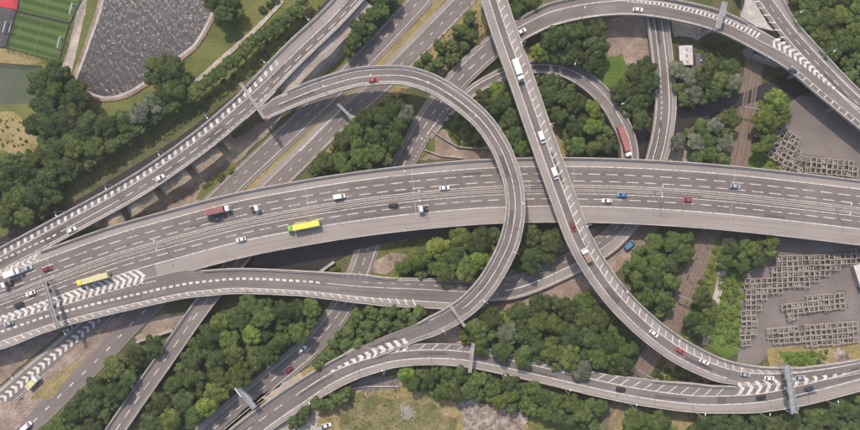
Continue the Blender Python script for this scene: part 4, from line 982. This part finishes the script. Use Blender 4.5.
gantry(787.5, 366, 795, 414, B, 'big steel lattice gantry spanning both roads at the lower right', 2.6, 6.5, [(.35, 3, 2, -1, 'steel_dark'), (.62, 3, 2, -1, 'steel_dark'), (.85, 3, 2, 1, 'steel')])
gantry(725.5, 1.5, 718, 28, RG, 'green-grey gantry across the top right ramp', 1.8, 6.5, [(.4, 3, 1.6, 1, 'steel')])

# ------------------------------------------------------------------ lamp posts
ORD = ['first', 'second', 'third', 'fourth', 'fifth', 'sixth', 'seventh', 'eighth', 'ninth', 'tenth', 'eleventh', 'twelfth', 'thirteenth', 'fourteenth']
proto = {}
def lamp_proto(double):
    root = empty('street_lamp', (0, 0, -50))
    m = MB(); m.bar((0, 0, 0), (0, 0, 10), .16, 6, 0, .08); m.build('pole', M['steel'], root)
    for s in ((1, -1) if double else (1,)):
        m = MB(); m.bar((0, 0, 9.9), (s*1.8, 0, 10.5), .07, 5); m.build('arm', M['steel'], root)
        m = MB(); m.box((s*2.1, 0, 10.5), (.9, .4, .2), taper=.8); m.build('lamp_head', M['white'], root)
    return root
def copy_tree(o, parent=None):
    c = o.copy(); COL.objects.link(c); c.parent = parent
    for ch in list(o.children): copy_tree(ch, c)
    return c
def lamps(path, side, pts, where, group, double=False):
    for i, (x, y) in enumerate(pts):
        k = bool(double)
        if k not in proto: proto[k] = lamp_proto(k); o = proto[k]
        else: o = copy_tree(proto[k])
        q = path.near(x, y)
        p = path.at(q, 0.0 if side == 'C' else (side, .5 if side == 'L' else -.5)); h = path.heading(q)
        o.location = p; o.rotation_euler = (0, 0, h+(-math.pi/2 if side != 'R' else math.pi/2))
        tag(o, '%slamp post %s, %s from the left' % ('twin-armed ' if k else 'tall ', where, ORD[i]), 'lamp post', group)
lamps(A38, 'L', [(17, 252), (72, 222), (121, 195), (172, 163), (221, 127), (275, 73), (318, 30)], 'on the canal side of the long left viaduct', 'lamp posts along the canal-side viaduct')
lamps(M6, 'C', [(165, 243), (420, 196), (655, 192), (837, 209)], 'in the middle of the wide motorway', 'lamp posts down the middle of the motorway', True)
lamps(LP, 'R', [(325, 87), (372, 76), (430, 83), (478, 117)], 'on the inner edge of the upper loop', 'lamp posts along the upper loop')
lamps(LP, 'L', [(440, 322), (478, 295), (506, 250), (515, 205)], 'on the outer edge of the lower loop', 'lamp posts along the lower loop')
lamps(D, 'L', [(512, 52), (539, 130), (575, 228), (615, 295), (665, 341)], 'on the right edge of the diagonal viaduct', 'lamp posts along the diagonal viaduct')
lamps(B, 'R', [(310, 390), (384, 359), (503, 363), (568, 378), (632, 391), (695, 400), (757, 398), (821, 385)], 'on the lower edge of the bottom curved road', 'lamp posts along the bottom road')
lamps(RG, 'R', [(577, 8), (655, 6)], 'on the lower edge of the top right ramp', 'lamp posts along the top ramp')
lamps(R2, 'L', [(783, 22), (817, 61)], 'on the outer edge of the top right carriageway', 'lamp posts along the top right carriageway')
lamps(TR, 'L', [(568, 71), (612, 109)], 'on the outer edge of the low curved ramp', 'lamp posts along the low ramp')
lamps(C1, 'R', [(30, 376), (80, 334), (345, 78), (428, -10)][:2], 'beside the lower left chevron road', 'lamp posts by the lower left road')
lamps(A3, 'R', [(400, 170), (418, 138)], 'beside the ground road inside the loop', 'lamp posts inside the loop')

# ------------------------------------------------------------------ storage frames
M['under'] = noisy('shaded_rack_floor', [(0.3, (0.085, 0.073, 0.062)), (0.7, (0.16, 0.135, 0.115))], 0.3, fine=2)  # ground under the racks, shadow of their openings put into its darker colour
M['rack'] = noisy('weathered_rack', [(0.3, (0.22, 0.19, 0.16)), (0.7, (0.45, 0.40, 0.345))], 0.6, fine=3, fine_amt=.25)
fm = MB(); rk = random.Random(5)
RK = []
for v_ in range(5):
    fm = MB(); hh = 1.9
    def jz(): return rk.uniform(-.04, .04)
    for s in (-1, 1):
        fm.box((jz(), s*1.08, hh), (2.5, .26, .18), jz()); fm.box((s*1.08, jz(), hh+.01), (.26, 2.1, .18), jz())
        if v_ != 2: fm.box((jz(), s*1.08, .7), (2.4, .18, .14)); 
        for u in (-1, 1): fm.box((s*1.06, u*1.06, hh/2), (.24, .24, hh))
    if v_ in (1, 3): fm.box((0, .2, hh-.4), (2.0, .16, .16), .1)
    if v_ in (3, 4): fm.box((0, 0, hh-.1), (.18, 2.0, .14), -.08)
    if v_ == 4: fm.box((.3, -.3, .7), (1.1, 1.2, .8), .3)
    o = fm.build('storage_rack', M['rack']); RK.append(o.data); bpy.data.objects.remove(o)
tyre_sh = MB()
def inside(x, y, poly):
    c = False; j = len(poly)-1
    for i in range(len(poly)):
        xi, yi = poly[i]; xj, yj = poly[j]
        if (yi > y) != (yj > y) and x < (xj-xi)*(y-yi)/(yj-yi)+xi: c = not c
        j = i
    return c
nfr = [0]
def frames(poly, ang, label, group, sx=5.35, sy=5.35, drop=.04):
    x0, x1 = min(p[0] for p in poly), max(p[0] for p in poly); y0, y1 = min(p[1] for p in poly), max(p[1] for p in poly)
    cx_, cy_ = (x0+x1)/2, (y0+y1)/2; ca, sa = math.cos(R(ang)), math.sin(R(ang))
    zc[0] += .004; poly_sheet(poly, zc[0], 'rack_floor', M['under'], 1.0)
    n = 30
    for i in range(-n, n):
        for j in range(-n, n):
            u, v = i*sx, j*sy; x = cx_+u*ca-v*sa; y = cy_+u*sa+v*ca
            if not inside(x, y, poly) or random.random() < drop: continue
            o = bpy.data.objects.new('storage_rack', random.choice(RK)); COL.objects.link(o)
            p = P(x+random.uniform(-.35, .35), y+random.uniform(-.35, .35), 1.9); o.location = (p.x, p.y, .3)
            o.rotation_euler = (0, 0, R(-ang+random.uniform(-5, 5))); s = random.uniform(.94, 1.06); o.scale = (s, s*random.uniform(.95, 1.04), random.uniform(.75, 1.3))
            tag(o, label, 'storage rack', group); nfr[0] += 1
frames([(772, 259), (860, 250), (860, 262), (842, 266), (825, 277), (805, 286), (785, 290), (772, 294), (760, 300), (758, 316), (751, 330), (742, 330), (744, 278), (772, 277)], -2, 'weathered open rack in the big block of the lower yard', 'racks in the big block of the lower yard')
frames([(783, 306), (845, 289), (848, 308), (786, 318)], -6, 'weathered square open rack in the small wedge island of the lower yard', 'racks in the wedge island')
frames([(768, 331), (855, 319), (857, 342), (825, 347), (770, 341)], -5, 'weathered square open rack in the lowest rows of the lower yard', 'racks in the lowest rows')
frames([(742, 330), (754, 330), (752, 345), (742, 345)], -2, 'weathered open rack in the short column by the yard entrance', 'racks left of the yard entrance')
frames([(776, 124), (800, 140), (800, 172), (786, 170), (762, 150)], 28, 'weathered square open rack in the slanted block of the upper yard', 'racks in the slanted upper block')
frames([(802, 154), (856, 162), (856, 179), (804, 174)], 5, 'weathered square open rack in the right-hand rows of the upper yard', 'racks in the upper right rows')
print('frames', nfr[0])

# ------------------------------------------------------------------ trees
def crown_mesh(seed, leaf='x', n=4200, lobes=20, squash=.72, leafsize=.058):
    rnd = random.Random(seed); m = MB(); L = []
    for i in range(lobes):
        a = rnd.uniform(0, 6.28)+i*2.4; rr = math.sqrt(rnd.random())*.76; r_ = rnd.uniform(.20, .40)*(1.1-.3*rr)
        L.append((Vector((rr*math.cos(a), rr*math.sin(a), (1-rr*rr)*rnd.uniform(.25, .55)*squash-.15*rr)), r_))
    L.append((Vector((0, 0, 0)), .6))
    bm = bmesh.new()
    for c, r_ in L:
        t = bmesh.ops.create_icosphere(bm, subdivisions=2, radius=r_*.86)
        for v in t['verts']:
            v.co = v.co*(1+.35*noise.noise(v.co*4+c*9+Vector((seed, 0, 0))))
            v.co.z *= squash; v.co += c
    b = 0
    for f in bm.faces: m.face([v.co for v in f.verts])
    bm.free()
    tot = sum(r*r for _, r in L)
    for c, r_ in L:
        for k in range(int(n*r_*r_/tot)):
            d = Vector((rnd.gauss(0, 1), rnd.gauss(0, 1), rnd.gauss(.35, 1))).normalized()
            rad = r_*(rnd.uniform(.80, 1.10)+.18*noise.noise(d*3+c*5+Vector((0, seed, 0))))
            p = c+Vector((d.x*rad, d.y*rad, d.z*rad*squash))
            nrm = (d+Vector((rnd.gauss(0, .5), rnd.gauss(0, .5), rnd.gauss(.25, .5)))).normalized()
            t = nrm.orthogonal().normalized(); t.rotate(Matrix.Rotation(rnd.uniform(0, 6.28), 3, nrm)); u = nrm.cross(t)
            s = leafsize*rnd.uniform(.6, 1.25)
            m.face([p-t*s, p-u*s*.7, p+t*s, p+u*s*.7])
    return m
def trunk_mesh(seed):
    rnd = random.Random(seed); m = MB()
    m.bar((0, 0, -1.3), (0, 0, -.2), .075, 7, 0, .05)
    for i in range(5):
        a = rnd.uniform(0, 6.28); m.bar((0, 0, -.5+.08*i), (math.cos(a)*.5, math.sin(a)*.5, .1+rnd.uniform(0, .3)), .03, 5, 0, .012)
    return m
CR = {}; TK = []
for k in range(3):
    o = trunk_mesh(k).build('trunk', M['bark']); TK.append(o.data); bpy.data.objects.remove(o)
for tint, mt in LEAF.items():
    CR[tint] = []
    for k in range(4 if tint in ('dark green', 'mid green') else 3):
        o = crown_mesh(k*13+len(tint), lobes=16+4*k).build('crown', mt); CR[tint].append(o.data); bpy.data.objects.remove(o)
SH = {}
for tint, mt in LEAF.items():
    SH[tint] = []
    for k in range(2):
        o = crown_mesh(50+k*7+len(tint), n=620, lobes=7, squash=.7, leafsize=.12).build('shrub', mt); SH[tint].append(o.data); bpy.data.objects.remove(o)
ROADPTS = [(q[0], q[1], q[3], q[4], n, q[2]) for p, _ in ALLPATHS for q, n in list(zip(p.p, p.n))[::2]]
def clearance(x, y):
    best = 1e9
    for (a, b, l, r, n, z) in ROADPTS:
        dx, dy = x-a, y-b; d2 = dx*dx+dy*dy
        if d2 < 2500:
            s = dx*n[0]+dy*n[1]; best = min(best, math.sqrt(d2)-(r if s > 0 else l))
    return best
UNDER = []; PEND = []
ntree = [0]; nshr = [0]; planted = []
def tree(x, y, r, tint, where, group):
    """x, y: where the crown is seen; r crown radius in photo pixels"""
    rm = r*K; h = 2.5+rm*random.uniform(.85, 1.15); c = P(x, y, h)
    root = empty('tree', (c.x, c.y, 0), random.uniform(0, 6.28), '%s leafy tree %s' % (tint, where), 'tree', group)
    o = bpy.data.objects.new('crown', random.choice(CR[tint])); COL.objects.link(o); o.parent = root; o.location = (0, 0, h)
    o.scale = (rm*1.04, rm*random.uniform(.9, 1.1), rm*random.uniform(.85, 1.15))
    t = bpy.data.objects.new('trunk', random.choice(TK)); COL.objects.link(t); t.parent = root; t.location = (0, 0, h); t.scale = (rm, rm, h/1.3)
    ntree[0] += 1; planted.append((x, y, r))
SPEND = []
def shrub(x, y, r, tint, where, group): SPEND.append((r if (-r < x < 860+r and -r < y < 430+r) else 0, x, y, tint, where, group))
def shrub_now(x, y, r, tint, where, group):
    rm = r*K; c = P(x, y, rm*.3)
    o = bpy.data.objects.new('shrub', random.choice(SH[tint])); COL.objects.link(o); o.location = (c.x, c.y, rm*.35); o.rotation_euler = (0, 0, random.uniform(0, 6.28))
    o.scale = (rm*random.uniform(.95, 1.2), rm*random.uniform(.85, 1.1), rm*random.uniform(.6, .95))
    tag(o, '%s rounded shrub %s' % (tint, where), 'shrub', group); nshr[0] += 1; planted.append((x, y, r))
def wood(poly, where, mix, rmin, rmax, clear=.35, dens=.64, gname=None, kind=tree, tries=900, minr=3.0):
    x0, x1 = min(p[0] for p in poly), max(p[0] for p in poly); y0, y1 = min(p[1] for p in poly), max(p[1] for p in poly)
    if kind is tree: UNDER.append((poly, mix)); rmin, rmax = rmin*1.22, rmax*1.38; tries = int(tries*1.3); clear = .62 if clear >= 0 and ('narrow bridge' in where or 'railway' in where or 'low ramp' in where or 'ground' in where or 'loop' in where) else (.42 if clear > 0 else clear)
    loc = []
    for t in range(tries):
        r = rmax-(rmax-rmin)*(t/tries)**.7
        x, y = random.uniform(x0, x1), random.uniform(y0, y1)
        if not inside(x, y, poly): continue
        cl = clearance(x, y)
        if cl < r*clear:
            continue
        if any((x-a)**2+(y-b)**2 < (dens*(r+rr))**2 for a, b, rr in loc): continue
        loc.append((x, y, r))
        v = noise.noise(Vector((x*.03, y*.03, 3)))*.5+random.random()
        acc = 0; tint = mix[-1][0]
        tot = sum(w_ for _, w_ in mix); rv = random.random()*tot
        for tn, w_ in mix:
            acc += w_
            if rv < acc: tint = tn; break
        if kind is tree:
            if -r < x < 860+r and -r < y < 430+r: PEND.append((r, x, y, tint, where))
        else: kind(x, y, r, tint, where, '%s shrubs %s' % (tint, where))
    return len(loc)
MIX = [('dark green', 4), ('mid green', 3), ('bright green', .8), ('silvery green', .5)]
wood([(36, 76), (50, 70), (72, 76), (82, 96), (88, 112), (100, 122), (75, 150), (50, 150), (32, 128), (42, 104)], 'between the green court and the reservoir', [('dark green', 6), ('mid green', 1), ('silvery green', .5)], 6, 10)
wood([(0, 158), (45, 148), (90, 122), (125, 112), (160, 88), (178, 66), (190, 80), (172, 96), (136, 118), (98, 148), (66, 172), (60, 196), (0, 230), (-12, 190)], 'between the reservoir and the canal', [('dark green', 4), ('mid green', 2.2), ('silvery green', .6)], 5.5, 9.5)
wood([(148, 66), (160, 58), (176, 60), (180, 80), (160, 84), (150, 80)], 'overhanging the bottom corner of the reservoir', [('mid green', 1), ('dark green', 1)], 5, 7)
wood([(212, 0), (232, -4), (240, 8), (232, 18), (218, 16)], 'at the top right shore of the reservoir', [('dark green', 1)], 5, 8)
wood([(352, 0), (396, -8), (384, 18), (360, 44), (346, 52), (348, 30), (366, 8)], 'between the long viaduct and ground roads', [('dark green', 3), ('mid green', 1)], 4.5, 7)
wood([(348, 116), (375, 110), (404, 96), (408, 112), (398, 140), (386, 162), (345, 174), (310, 172), (316, 160), (334, 142)], 'in the wood under the top of the loop', MIX, 5, 8.5)
wood([(415, 62), (445, 38), (470, 14), (478, 30), (462, 56), (432, 70), (418, 72)], 'on the dry verge at the top middle', [('mid green', 1), ('dark green', 1), ('bright green', .4)], 3.4, 5.5, dens=.9)
wood([(482, 88), (506, 82), (530, 140), (522, 156), (504, 130), (482, 106)], 'right of the loop, above the motorway', MIX, 4.5, 8, .3)
wood([(535, 76), (560, 84), (578, 92), (600, 116), (612, 140), (614, 154), (575, 156), (560, 120), (545, 110)], 'inside the curve of the low ramp', MIX, 4.5, 8, .3)
wood([(540, 42), (556, 32), (590, 28), (606, 34), (602, 52), (594, 64), (576, 62), (556, 56), (540, 54)], 'between the broad ramp and the low ramp', [('mid green', 2), ('bright green', 1), ('dark green', 2)], 6, 10)
wood([(510, -4), (534, -4), (532, 8), (516, 14)], 'at the top beside the diagonal viaduct', [('dark green', 1)], 4, 7, .2)
wood([(632, 66), (650, 64), (654, 96), (642, 122), (628, 116), (618, 94), (626, 82)], 'left of the straight low bridge', [('dark green', 3), ('mid green', 1)], 5, 8.5, .2)
wood([(676, 66), (700, 70), (722, 60), (738, 74), (738, 90), (716, 96), (690, 106), (676, 96)], 'on the near bank behind the two sheds', [('silvery green', 2), ('mid green', 2), ('dark green', 1)], 4.5, 7.5, .2)
wood([(676, 142), (700, 124), (722, 120), (735, 112), (736, 132), (730, 160), (700, 158), (690, 148)], 'between the river and the motorway', [('silvery green', 2), ('mid green', 1)], 4.5, 7.5, .2)
wood([(796, -6), (866, -6), (866, 46), (838, 53), (820, 50), (800, 26)], 'in the large wood in the top right corner', [('mid green', 3), ('bright green', 1.2), ('dark green', 1)], 6, 9, .2, .6)
wood([(704, 40), (724, 44), (740, 58), (738, 66), (716, 62), (706, 50)], 'in the shade right of the two sheds', [('dark green', 2), ('mid green', 1)], 2.5, 4.5, .1, .8, kind=shrub)
wood([(842, 62), (862, 56), (864, 92), (846, 78)], 'below the top right corner wood', [('mid green', 2), ('bright green', 1)], 4, 6, .2)
wood([(760, 98), (784, 98), (790, 108), (778, 124), (758, 126)], 'beside the railway at the corner of the upper yard', [('bright green', 1)], 6, 11, 0)
wood([(754, 130), (768, 132), (770, 142), (754, 152)], 'between the railway and the slanted frames', [('mid green', 1)], 5, 7, 0)
wood([(400, 262), (425, 248), (460, 238), (497, 234), (496, 252), (480, 270), (462, 284), (420, 286), (404, 278)], 'in the wood inside the bottom of the loop', [('mid green', 2), ('dark green', 2), ('bright green', .4)], 6, 10, .15)
wood([(524, 234), (556, 232), (562, 246), (548, 256), (528, 264), (514, 268)], 'right of the loop, below the motorway', [('mid green', 1), ('dark green', 1)], 6, 9, .3)
wood([(246, 302), (318, 300), (316, 318), (296, 346), (262, 368), (232, 388), (190, 426), (142, 436), (156, 402), (190, 350), (210, 322)], 'in the large wood right of the narrow bridge', [('mid green', 3), ('dark green', 2), ('bright green', 1)], 5.5, 9.5, .2, .64, tries=1400)
wood([(68, 404), (96, 382), (120, 358), (160, 342), (176, 332), (160, 350), (132, 392), (106, 434), (30, 436)], 'in the wood left of the narrow bridge', [('dark green', 3), ('mid green', 2)], 5, 8.5, .1)
wood([(348, 318), (376, 308), (420, 311), (424, 320), (390, 332), (350, 346), (322, 366), (306, 374), (330, 346)], 'on the wedge above the bottom road', [('mid green', 3), ('bright green', .6), ('dark green', 1)], 3.8, 6.0, .3)
wood([(466, 322), (500, 312), (540, 304), (590, 296), (612, 318), (614, 345), (606, 366), (578, 372), (540, 362), (500, 352), (482, 350), (464, 338)], 'in the large central wood between the ramps', [('mid green', 3), ('dark green', 2), ('silvery green', .8), ('bright green', .8)], 6, 9.5, -.1, .64, tries=1400)
wood([(400, 374), (440, 368), (480, 374), (540, 391), (590, 402), (618, 412), (600, 430), (560, 418), (520, 410), (480, 398), (430, 392), (405, 384)], 'in the strip below the bottom road', [('mid green', 3), ('bright green', 1), ('dark green', 1)], 4.5, 7.5, .1, tries=1100)
wood([(624, 262), (650, 242), (688, 238), (692, 252), (680, 280), (668, 304), (656, 314), (640, 296)], 'in the round wood left of the railway', [('mid green', 3), ('bright green', .8), ('dark green', 1.2)], 5, 8.5, .15)
wood([(612, 338), (628, 346), (650, 356), (644, 366), (628, 378), (610, 374)], 'in the small triangular wood beside the railway', [('mid green', 1), ('dark green', 1)], 5, 8, .1)
wood([(692, 300), (708, 292), (714, 300), (704, 330), (690, 330)], 'between the railway and the pale path', [('mid green', 1), ('dark green', 1)], 5, 7.5, 0)
wood([(630, 416), (668, 414), (670, 436), (632, 436)], 'at the bottom edge right of the railway', [('mid green', 1)], 6, 10, .1)
wood([(690, 420), (760, 416), (800, 416), (862, 400), (864, 436), (690, 438)], 'in the bottom right corner wood', [('dark green', 4), ('mid green', 1)], 5, 8, .1)
wood([(286, 424), (308, 400), (340, 386), (350, 388), (344, 400), (316, 408), (300, 424)], 'beside the small yard at the bottom edge', [('mid green', 1), ('dark green', .6)], 3.5, 6, .05)
wood([(724, 246), (775, 240), (772, 256), (745, 268), (726, 262)], 'at the top left of the lower yard', [('dark green', 1), ('mid green', 1), ('silvery green', .4)], 4, 6.5, .1)
def tree_row(pts, r0, r1, sp, where, mix, jit):
    for a, b in zip(pts, pts[1:]):
        n = max(1, int(math.hypot(b[0]-a[0], b[1]-a[1])/sp))
        for i in range(n):
            t = (i+random.random()*.5)/n
            PEND.append((random.uniform(r0, r1), a[0]+(b[0]-a[0])*t+random.uniform(-jit, jit), a[1]+(b[1]-a[1])*t+random.uniform(-jit, jit), random.choice(mix), where))
tree_row([(48, 186), (66, 176), (100, 155), (130, 134), (165, 112), (188, 96), (222, 70), (260, 38), (290, 14), (304, -2)], 6.2, 8.4, 5.6, 'in the tree row along the canal bank', ['dark green', 'dark green', 'mid green'], 1.4)
tree_row([(92, 142), (122, 122), (156, 100), (178, 84)], 7.5, 10, 8.5, 'between the reservoir and the canal', ['dark green', 'dark green', 'mid green'], 2)
PEND.sort(key=lambda t: -t[0])
for r, x, y, tint, where in PEND[:296]: tree(x, y, r, tint, where, '%s trees %s' % (tint, where))
print('trees', ntree[0], len(PEND))
def row(pts, r0, r1, sp, where, mix, kind=shrub, jit=2.5):
    for a, b in zip(pts, pts[1:]):
        L = math.hypot(b[0]-a[0], b[1]-a[1]); n = max(1, int(L/sp))
        for i in range(n):
            t = (i+random.random()*.6)/n; tint = random.choice(mix)
            x = a[0]+(b[0]-a[0])*t+random.uniform(-jit, jit); y = a[1]+(b[1]-a[1])*t+random.uniform(-jit, jit)
            kind(x, y, random.uniform(r0, r1), tint, where, '%s shrubs %s' % (tint, where))
row([(262, 12), (272, 2), (282, -4)], 3.5, 5.5, 6, 'near the top edge left of the long viaduct', ['dark green', 'mid green'])
row([(10, 228), (60, 202), (110, 170), (160, 140), (210, 104), (250, 74), (290, 36), (320, 4)], 1.6, 2.8, 4, 'along the very brink of the canal', ['bright green', 'mid green'], jit=1.5)
row([(200, 188), (222, 178), (234, 166)], 2.5, 4, 6, 'on the earth bank between the long viaduct and the motorway', ['bright green', 'mid green'])
row([(385, 250), (400, 244), (430, 240), (462, 236)], 2.5, 4, 6, 'just under the lower motorway edge inside the loop', ['mid green', 'bright green'])
row([(332, 268), (345, 266)], 3, 4, 5, 'at the end of the river gap beside the ground road', ['mid green'])
wood([(718, 260), (742, 270), (744, 300), (740, 346), (720, 344), (712, 330), (722, 290)], 'on the green strip between the pale path and the frames', [('bright green', 2), ('mid green', 1)], 2.4, 4.5, 0, .85, kind=shrub)
wood([(694, 250), (716, 244), (712, 280), (696, 300), (684, 316)], 'between the railway and the pale path, upper part', [('bright green', 1), ('mid green', 1)], 2, 3.6, .1, .9, kind=shrub)
wood([(660, 366), (694, 372), (700, 382), (662, 380), (650, 372)], 'in the corner where the diagonal viaduct nears the bottom road', [('mid green', 1), ('dark green', 1)], 2.5, 4.5, 0, .8, kind=shrub)
wood([(785, 354), (826, 352), (822, 364), (790, 366)], 'on the rough grass below the yard', [('mid green', 1), ('bright green', 1)], 1.6, 3.2, 0, 1.0, kind=shrub)
wood([(440, 118), (452, 112), (474, 104), (496, 128), (500, 136), (480, 146), (458, 144)], 'in the shaded corner inside the top of the loop', [('dark green', 1), ('mid green', 1)], 2.4, 4.6, -.2, .85, kind=shrub)
wood([(745, 148), (770, 152), (796, 172), (750, 162)], 'beside the railway just above the motorway', [('bright green', 1)], 1.6, 3, 0, .9, kind=shrub)
wood([(345, 392), (400, 398), (440, 400), (452, 428), (345, 428)], 'dotted over the dry field at the bottom', [('mid green', 1), ('bright green', 1)], .9, 1.8, 0, 3.0, kind=shrub, tries=260)
wood([(0, 118), (20, 120), (36, 142), (0, 150)], 'on the dry meadow at the left edge', [('bright green', 1), ('mid green', 1)], 1.0, 2.2, 0, 1.1, kind=shrub, tries=45)
wood([(190, 108), (240, 66), (300, 10), (320, 2), (250, 72), (190, 116)], 'on the grass slope above the canal', [('mid green', 1), ('dark green', 1)], 1.8, 3.2, 0, .9, kind=shrub, tries=500)
SPEND.sort(key=lambda t: -t[0])
for r, x, y, tint, where, group in SPEND[:296]: shrub_now(x, y, r, tint, where, group)
print('shrubs', nshr[0], len(SPEND))
# understorey of the woods: one leafy mass under the crowns, made of many small crowns
import numpy as np
def understorey(tint, r0, r1, zlo, zhi, sp, name, label):
    base = [crown_mesh(90+k, n=420, lobes=6, squash=.7, leafsize=.15) for k in range(3)]
    arr = [(np.array(b_.v), [len(f) for f in b_.f], np.concatenate([np.array(f) for f in b_.f])) for b_ in base]
    V, Lt, Li = [], [], []; nv = 0
    for poly, mix in UNDER:
        x0, x1 = min(p[0] for p in poly), max(p[0] for p in poly); y0, y1 = min(p[1] for p in poly), max(p[1] for p in poly)
        for _ in range(int((x1-x0)*(y1-y0)/sp)):
            x, y = random.uniform(x0, x1), random.uniform(y0, y1); r = random.uniform(r0, r1)
            if not inside(x, y, poly) or clearance(x, y) < r*.7: continue
            v, lt, li = random.choice(arr); rm = r*K; z = random.uniform(zlo, zhi); p = P(x, y, z); a = random.uniform(0, 6.28)
            rot = np.array([[math.cos(a), -math.sin(a), 0], [math.sin(a), math.cos(a), 0], [0, 0, 1]])
            V.append((v @ rot.T)*rm+np.array(p)); Lt += lt; Li.append(li+nv); nv += len(v)
    arr0 = arr
    big = [crown_mesh(120+k, n=1900, lobes=14, leafsize=.08) for k in range(4)]
    arr = [(np.array(b_.v), [len(f) for f in b_.f], np.concatenate([np.array(f) for f in b_.f])) for b_ in big]
    small = [(t[0], t[1], t[2], 0) for t in SPEND[296:] if t[0] > 0]
    for r, x, y, lift in [(t[0], t[1], t[2], 1) for t in PEND[296:]]+small:
        v, lt, li = random.choice(arr if lift else arr0); rm = r*K; z = (2.5+rm*random.uniform(.8, 1.1)) if lift else rm*.3; p = P(x, y, z); a = random.uniform(0, 6.28)
        rot = np.array([[math.cos(a), -math.sin(a), 0], [math.sin(a), math.cos(a), 0], [0, 0, 1]])
        V.append((v @ rot.T)*rm+np.array(p)); Lt += lt; Li.append(li+nv); nv += len(v)
    V = np.concatenate(V); Li = np.concatenate(Li); Lt = np.array(Lt)
    me = bpy.data.meshes.new(name); me.vertices.add(len(V)); me.vertices.foreach_set('co', V.ravel())
    me.loops.add(len(Li)); me.loops.foreach_set('vertex_index', Li.astype(np.int32)); me.polygons.add(len(Lt))
    me.polygons.foreach_set('loop_start', np.concatenate([[0], np.cumsum(Lt)[:-1]]).astype(np.int32)); me.update(calc_edges=True)
    me.materials.append(tint); o = bpy.data.objects.new(name, me); COL.objects.link(o); tag(o, label, None, None, 'stuff')
M['under_leaf'] = noisy('understorey_leaf', [(0.32, (0.045, 0.070, 0.022)), (0.5, (0.080, 0.112, 0.034)), (0.68, (0.130, 0.158, 0.054))], 0.10, fine=1.1, fine_amt=.35)
understorey(M['under_leaf'], 3, 6.5, 1.5, 4.5, 24, 'undergrowth', 'tangled undergrowth and small trees filling the woods')
# rough ground cover: small tufts on the verges, uncountable
def tufts(polys, n, name, tint, smin, smax):
    m = MB()
    for poly in polys:
        x0, x1 = min(p[0] for p in poly), max(p[0] for p in poly); y0, y1 = min(p[1] for p in poly), max(p[1] for p in poly)
        k = int(n*(x1-x0)*(y1-y0)/1000)
        for _ in range(k):
            x, y = random.uniform(x0, x1), random.uniform(y0, y1)
            if not inside(x, y, poly) or noise.noise(Vector((x*.12, y*.12, 0)))+random.uniform(-.3, .3) < 0: continue
            p = P(x, y, .3)
            for q in range(3):
                d = Vector((random.gauss(0, 1), random.gauss(0, 1), random.gauss(.6, .5))).normalized(); t = d.orthogonal().normalized()*random.uniform(smin, smax); u = d.cross(t)
                c = p+Vector((random.uniform(-.5, .5), random.uniform(-.5, .5), random.uniform(-.1, .4)))
                m.face([c-t, c-u*.7, c+t, c+u*.7])
    tag(m.build(name, LEAF[tint]), 'low scrubby growth on the verges', None, None, 'stuff')
tufts([[(190, 112), (330, 0), (340, 0), (283, 42), (180, 128), (110, 165), (60, 200), (0, 232), (0, 225), (110, 158)], [(715, 242), (775, 242), (745, 280), (742, 352), (708, 345), (718, 290)], [(480, -10), (488, 30), (440, 78), (398, 92), (410, 68)], [(690, 235), (722, 240), (702, 330), (680, 345)], [(380, 240), (480, 236), (440, 268), (400, 280)],
  [(530, 412), (600, 418), (640, 440), (525, 445)], [(285, 440), (325, 405), (350, 386), (400, 372), (420, 384), (345, 445)], [(120, 205), (240, 165), (235, 180), (180, 200), (110, 230)], [(660, 362), (718, 382), (655, 380)]], 130, 'ground_cover', 'mid green', .2, .42)
# rubble heap stones, uncountable
m = MB()
for _ in range(900):
    x, y = random.choice([(random.uniform(455, 530), random.uniform(392, 430)), (random.uniform(398, 418), random.uniform(402, 422))])
    if not (inside(x, y, [(452, 393), (478, 400), (510, 410), (530, 414), (520, 445), (470, 445), (462, 415)]) or ((x-408)/9)**2+((y-412)/9)**2 < random.random()): continue
    p = P(x, y, .3); s = random.uniform(.2, .75); m.box((p.x, p.y, .35+s*.25), (s, s*random.uniform(.5, 1), s*.6), random.uniform(0, 3), taper=.7)
tag(m.build('rubble', M['concrete']), 'pale broken rubble on bare ground', None, None, 'stuff')
# ------------------------------------------------------------------ haze
HAZE = 0.00020
if HAZE:
    m = bpy.data.materials.new('haze'); m.use_nodes = True; t = m.node_tree; t.nodes.clear()
    v = t.nodes.new('ShaderNodeVolumePrincipled'); v.inputs['Color'].default_value = (.92, .90, .90, 1); v.inputs['Density'].default_value = HAZE; v.inputs['Anisotropy'].default_value = 0.3
    o_ = t.nodes.new('ShaderNodeOutputMaterial'); t.links.new(v.outputs[0], o_.inputs['Volume'])
    b_ = MB(); b_.box((0, 0, 151), (1900, 1900, 310)); tag(b_.build('haze', m), kind='stuff')
for l in sorted({o['label'] for o in bpy.data.objects if 'label' in o.keys()}):
    if not 4 <= len(l.split()) <= 16: print('LABEL', len(l.split()), l)
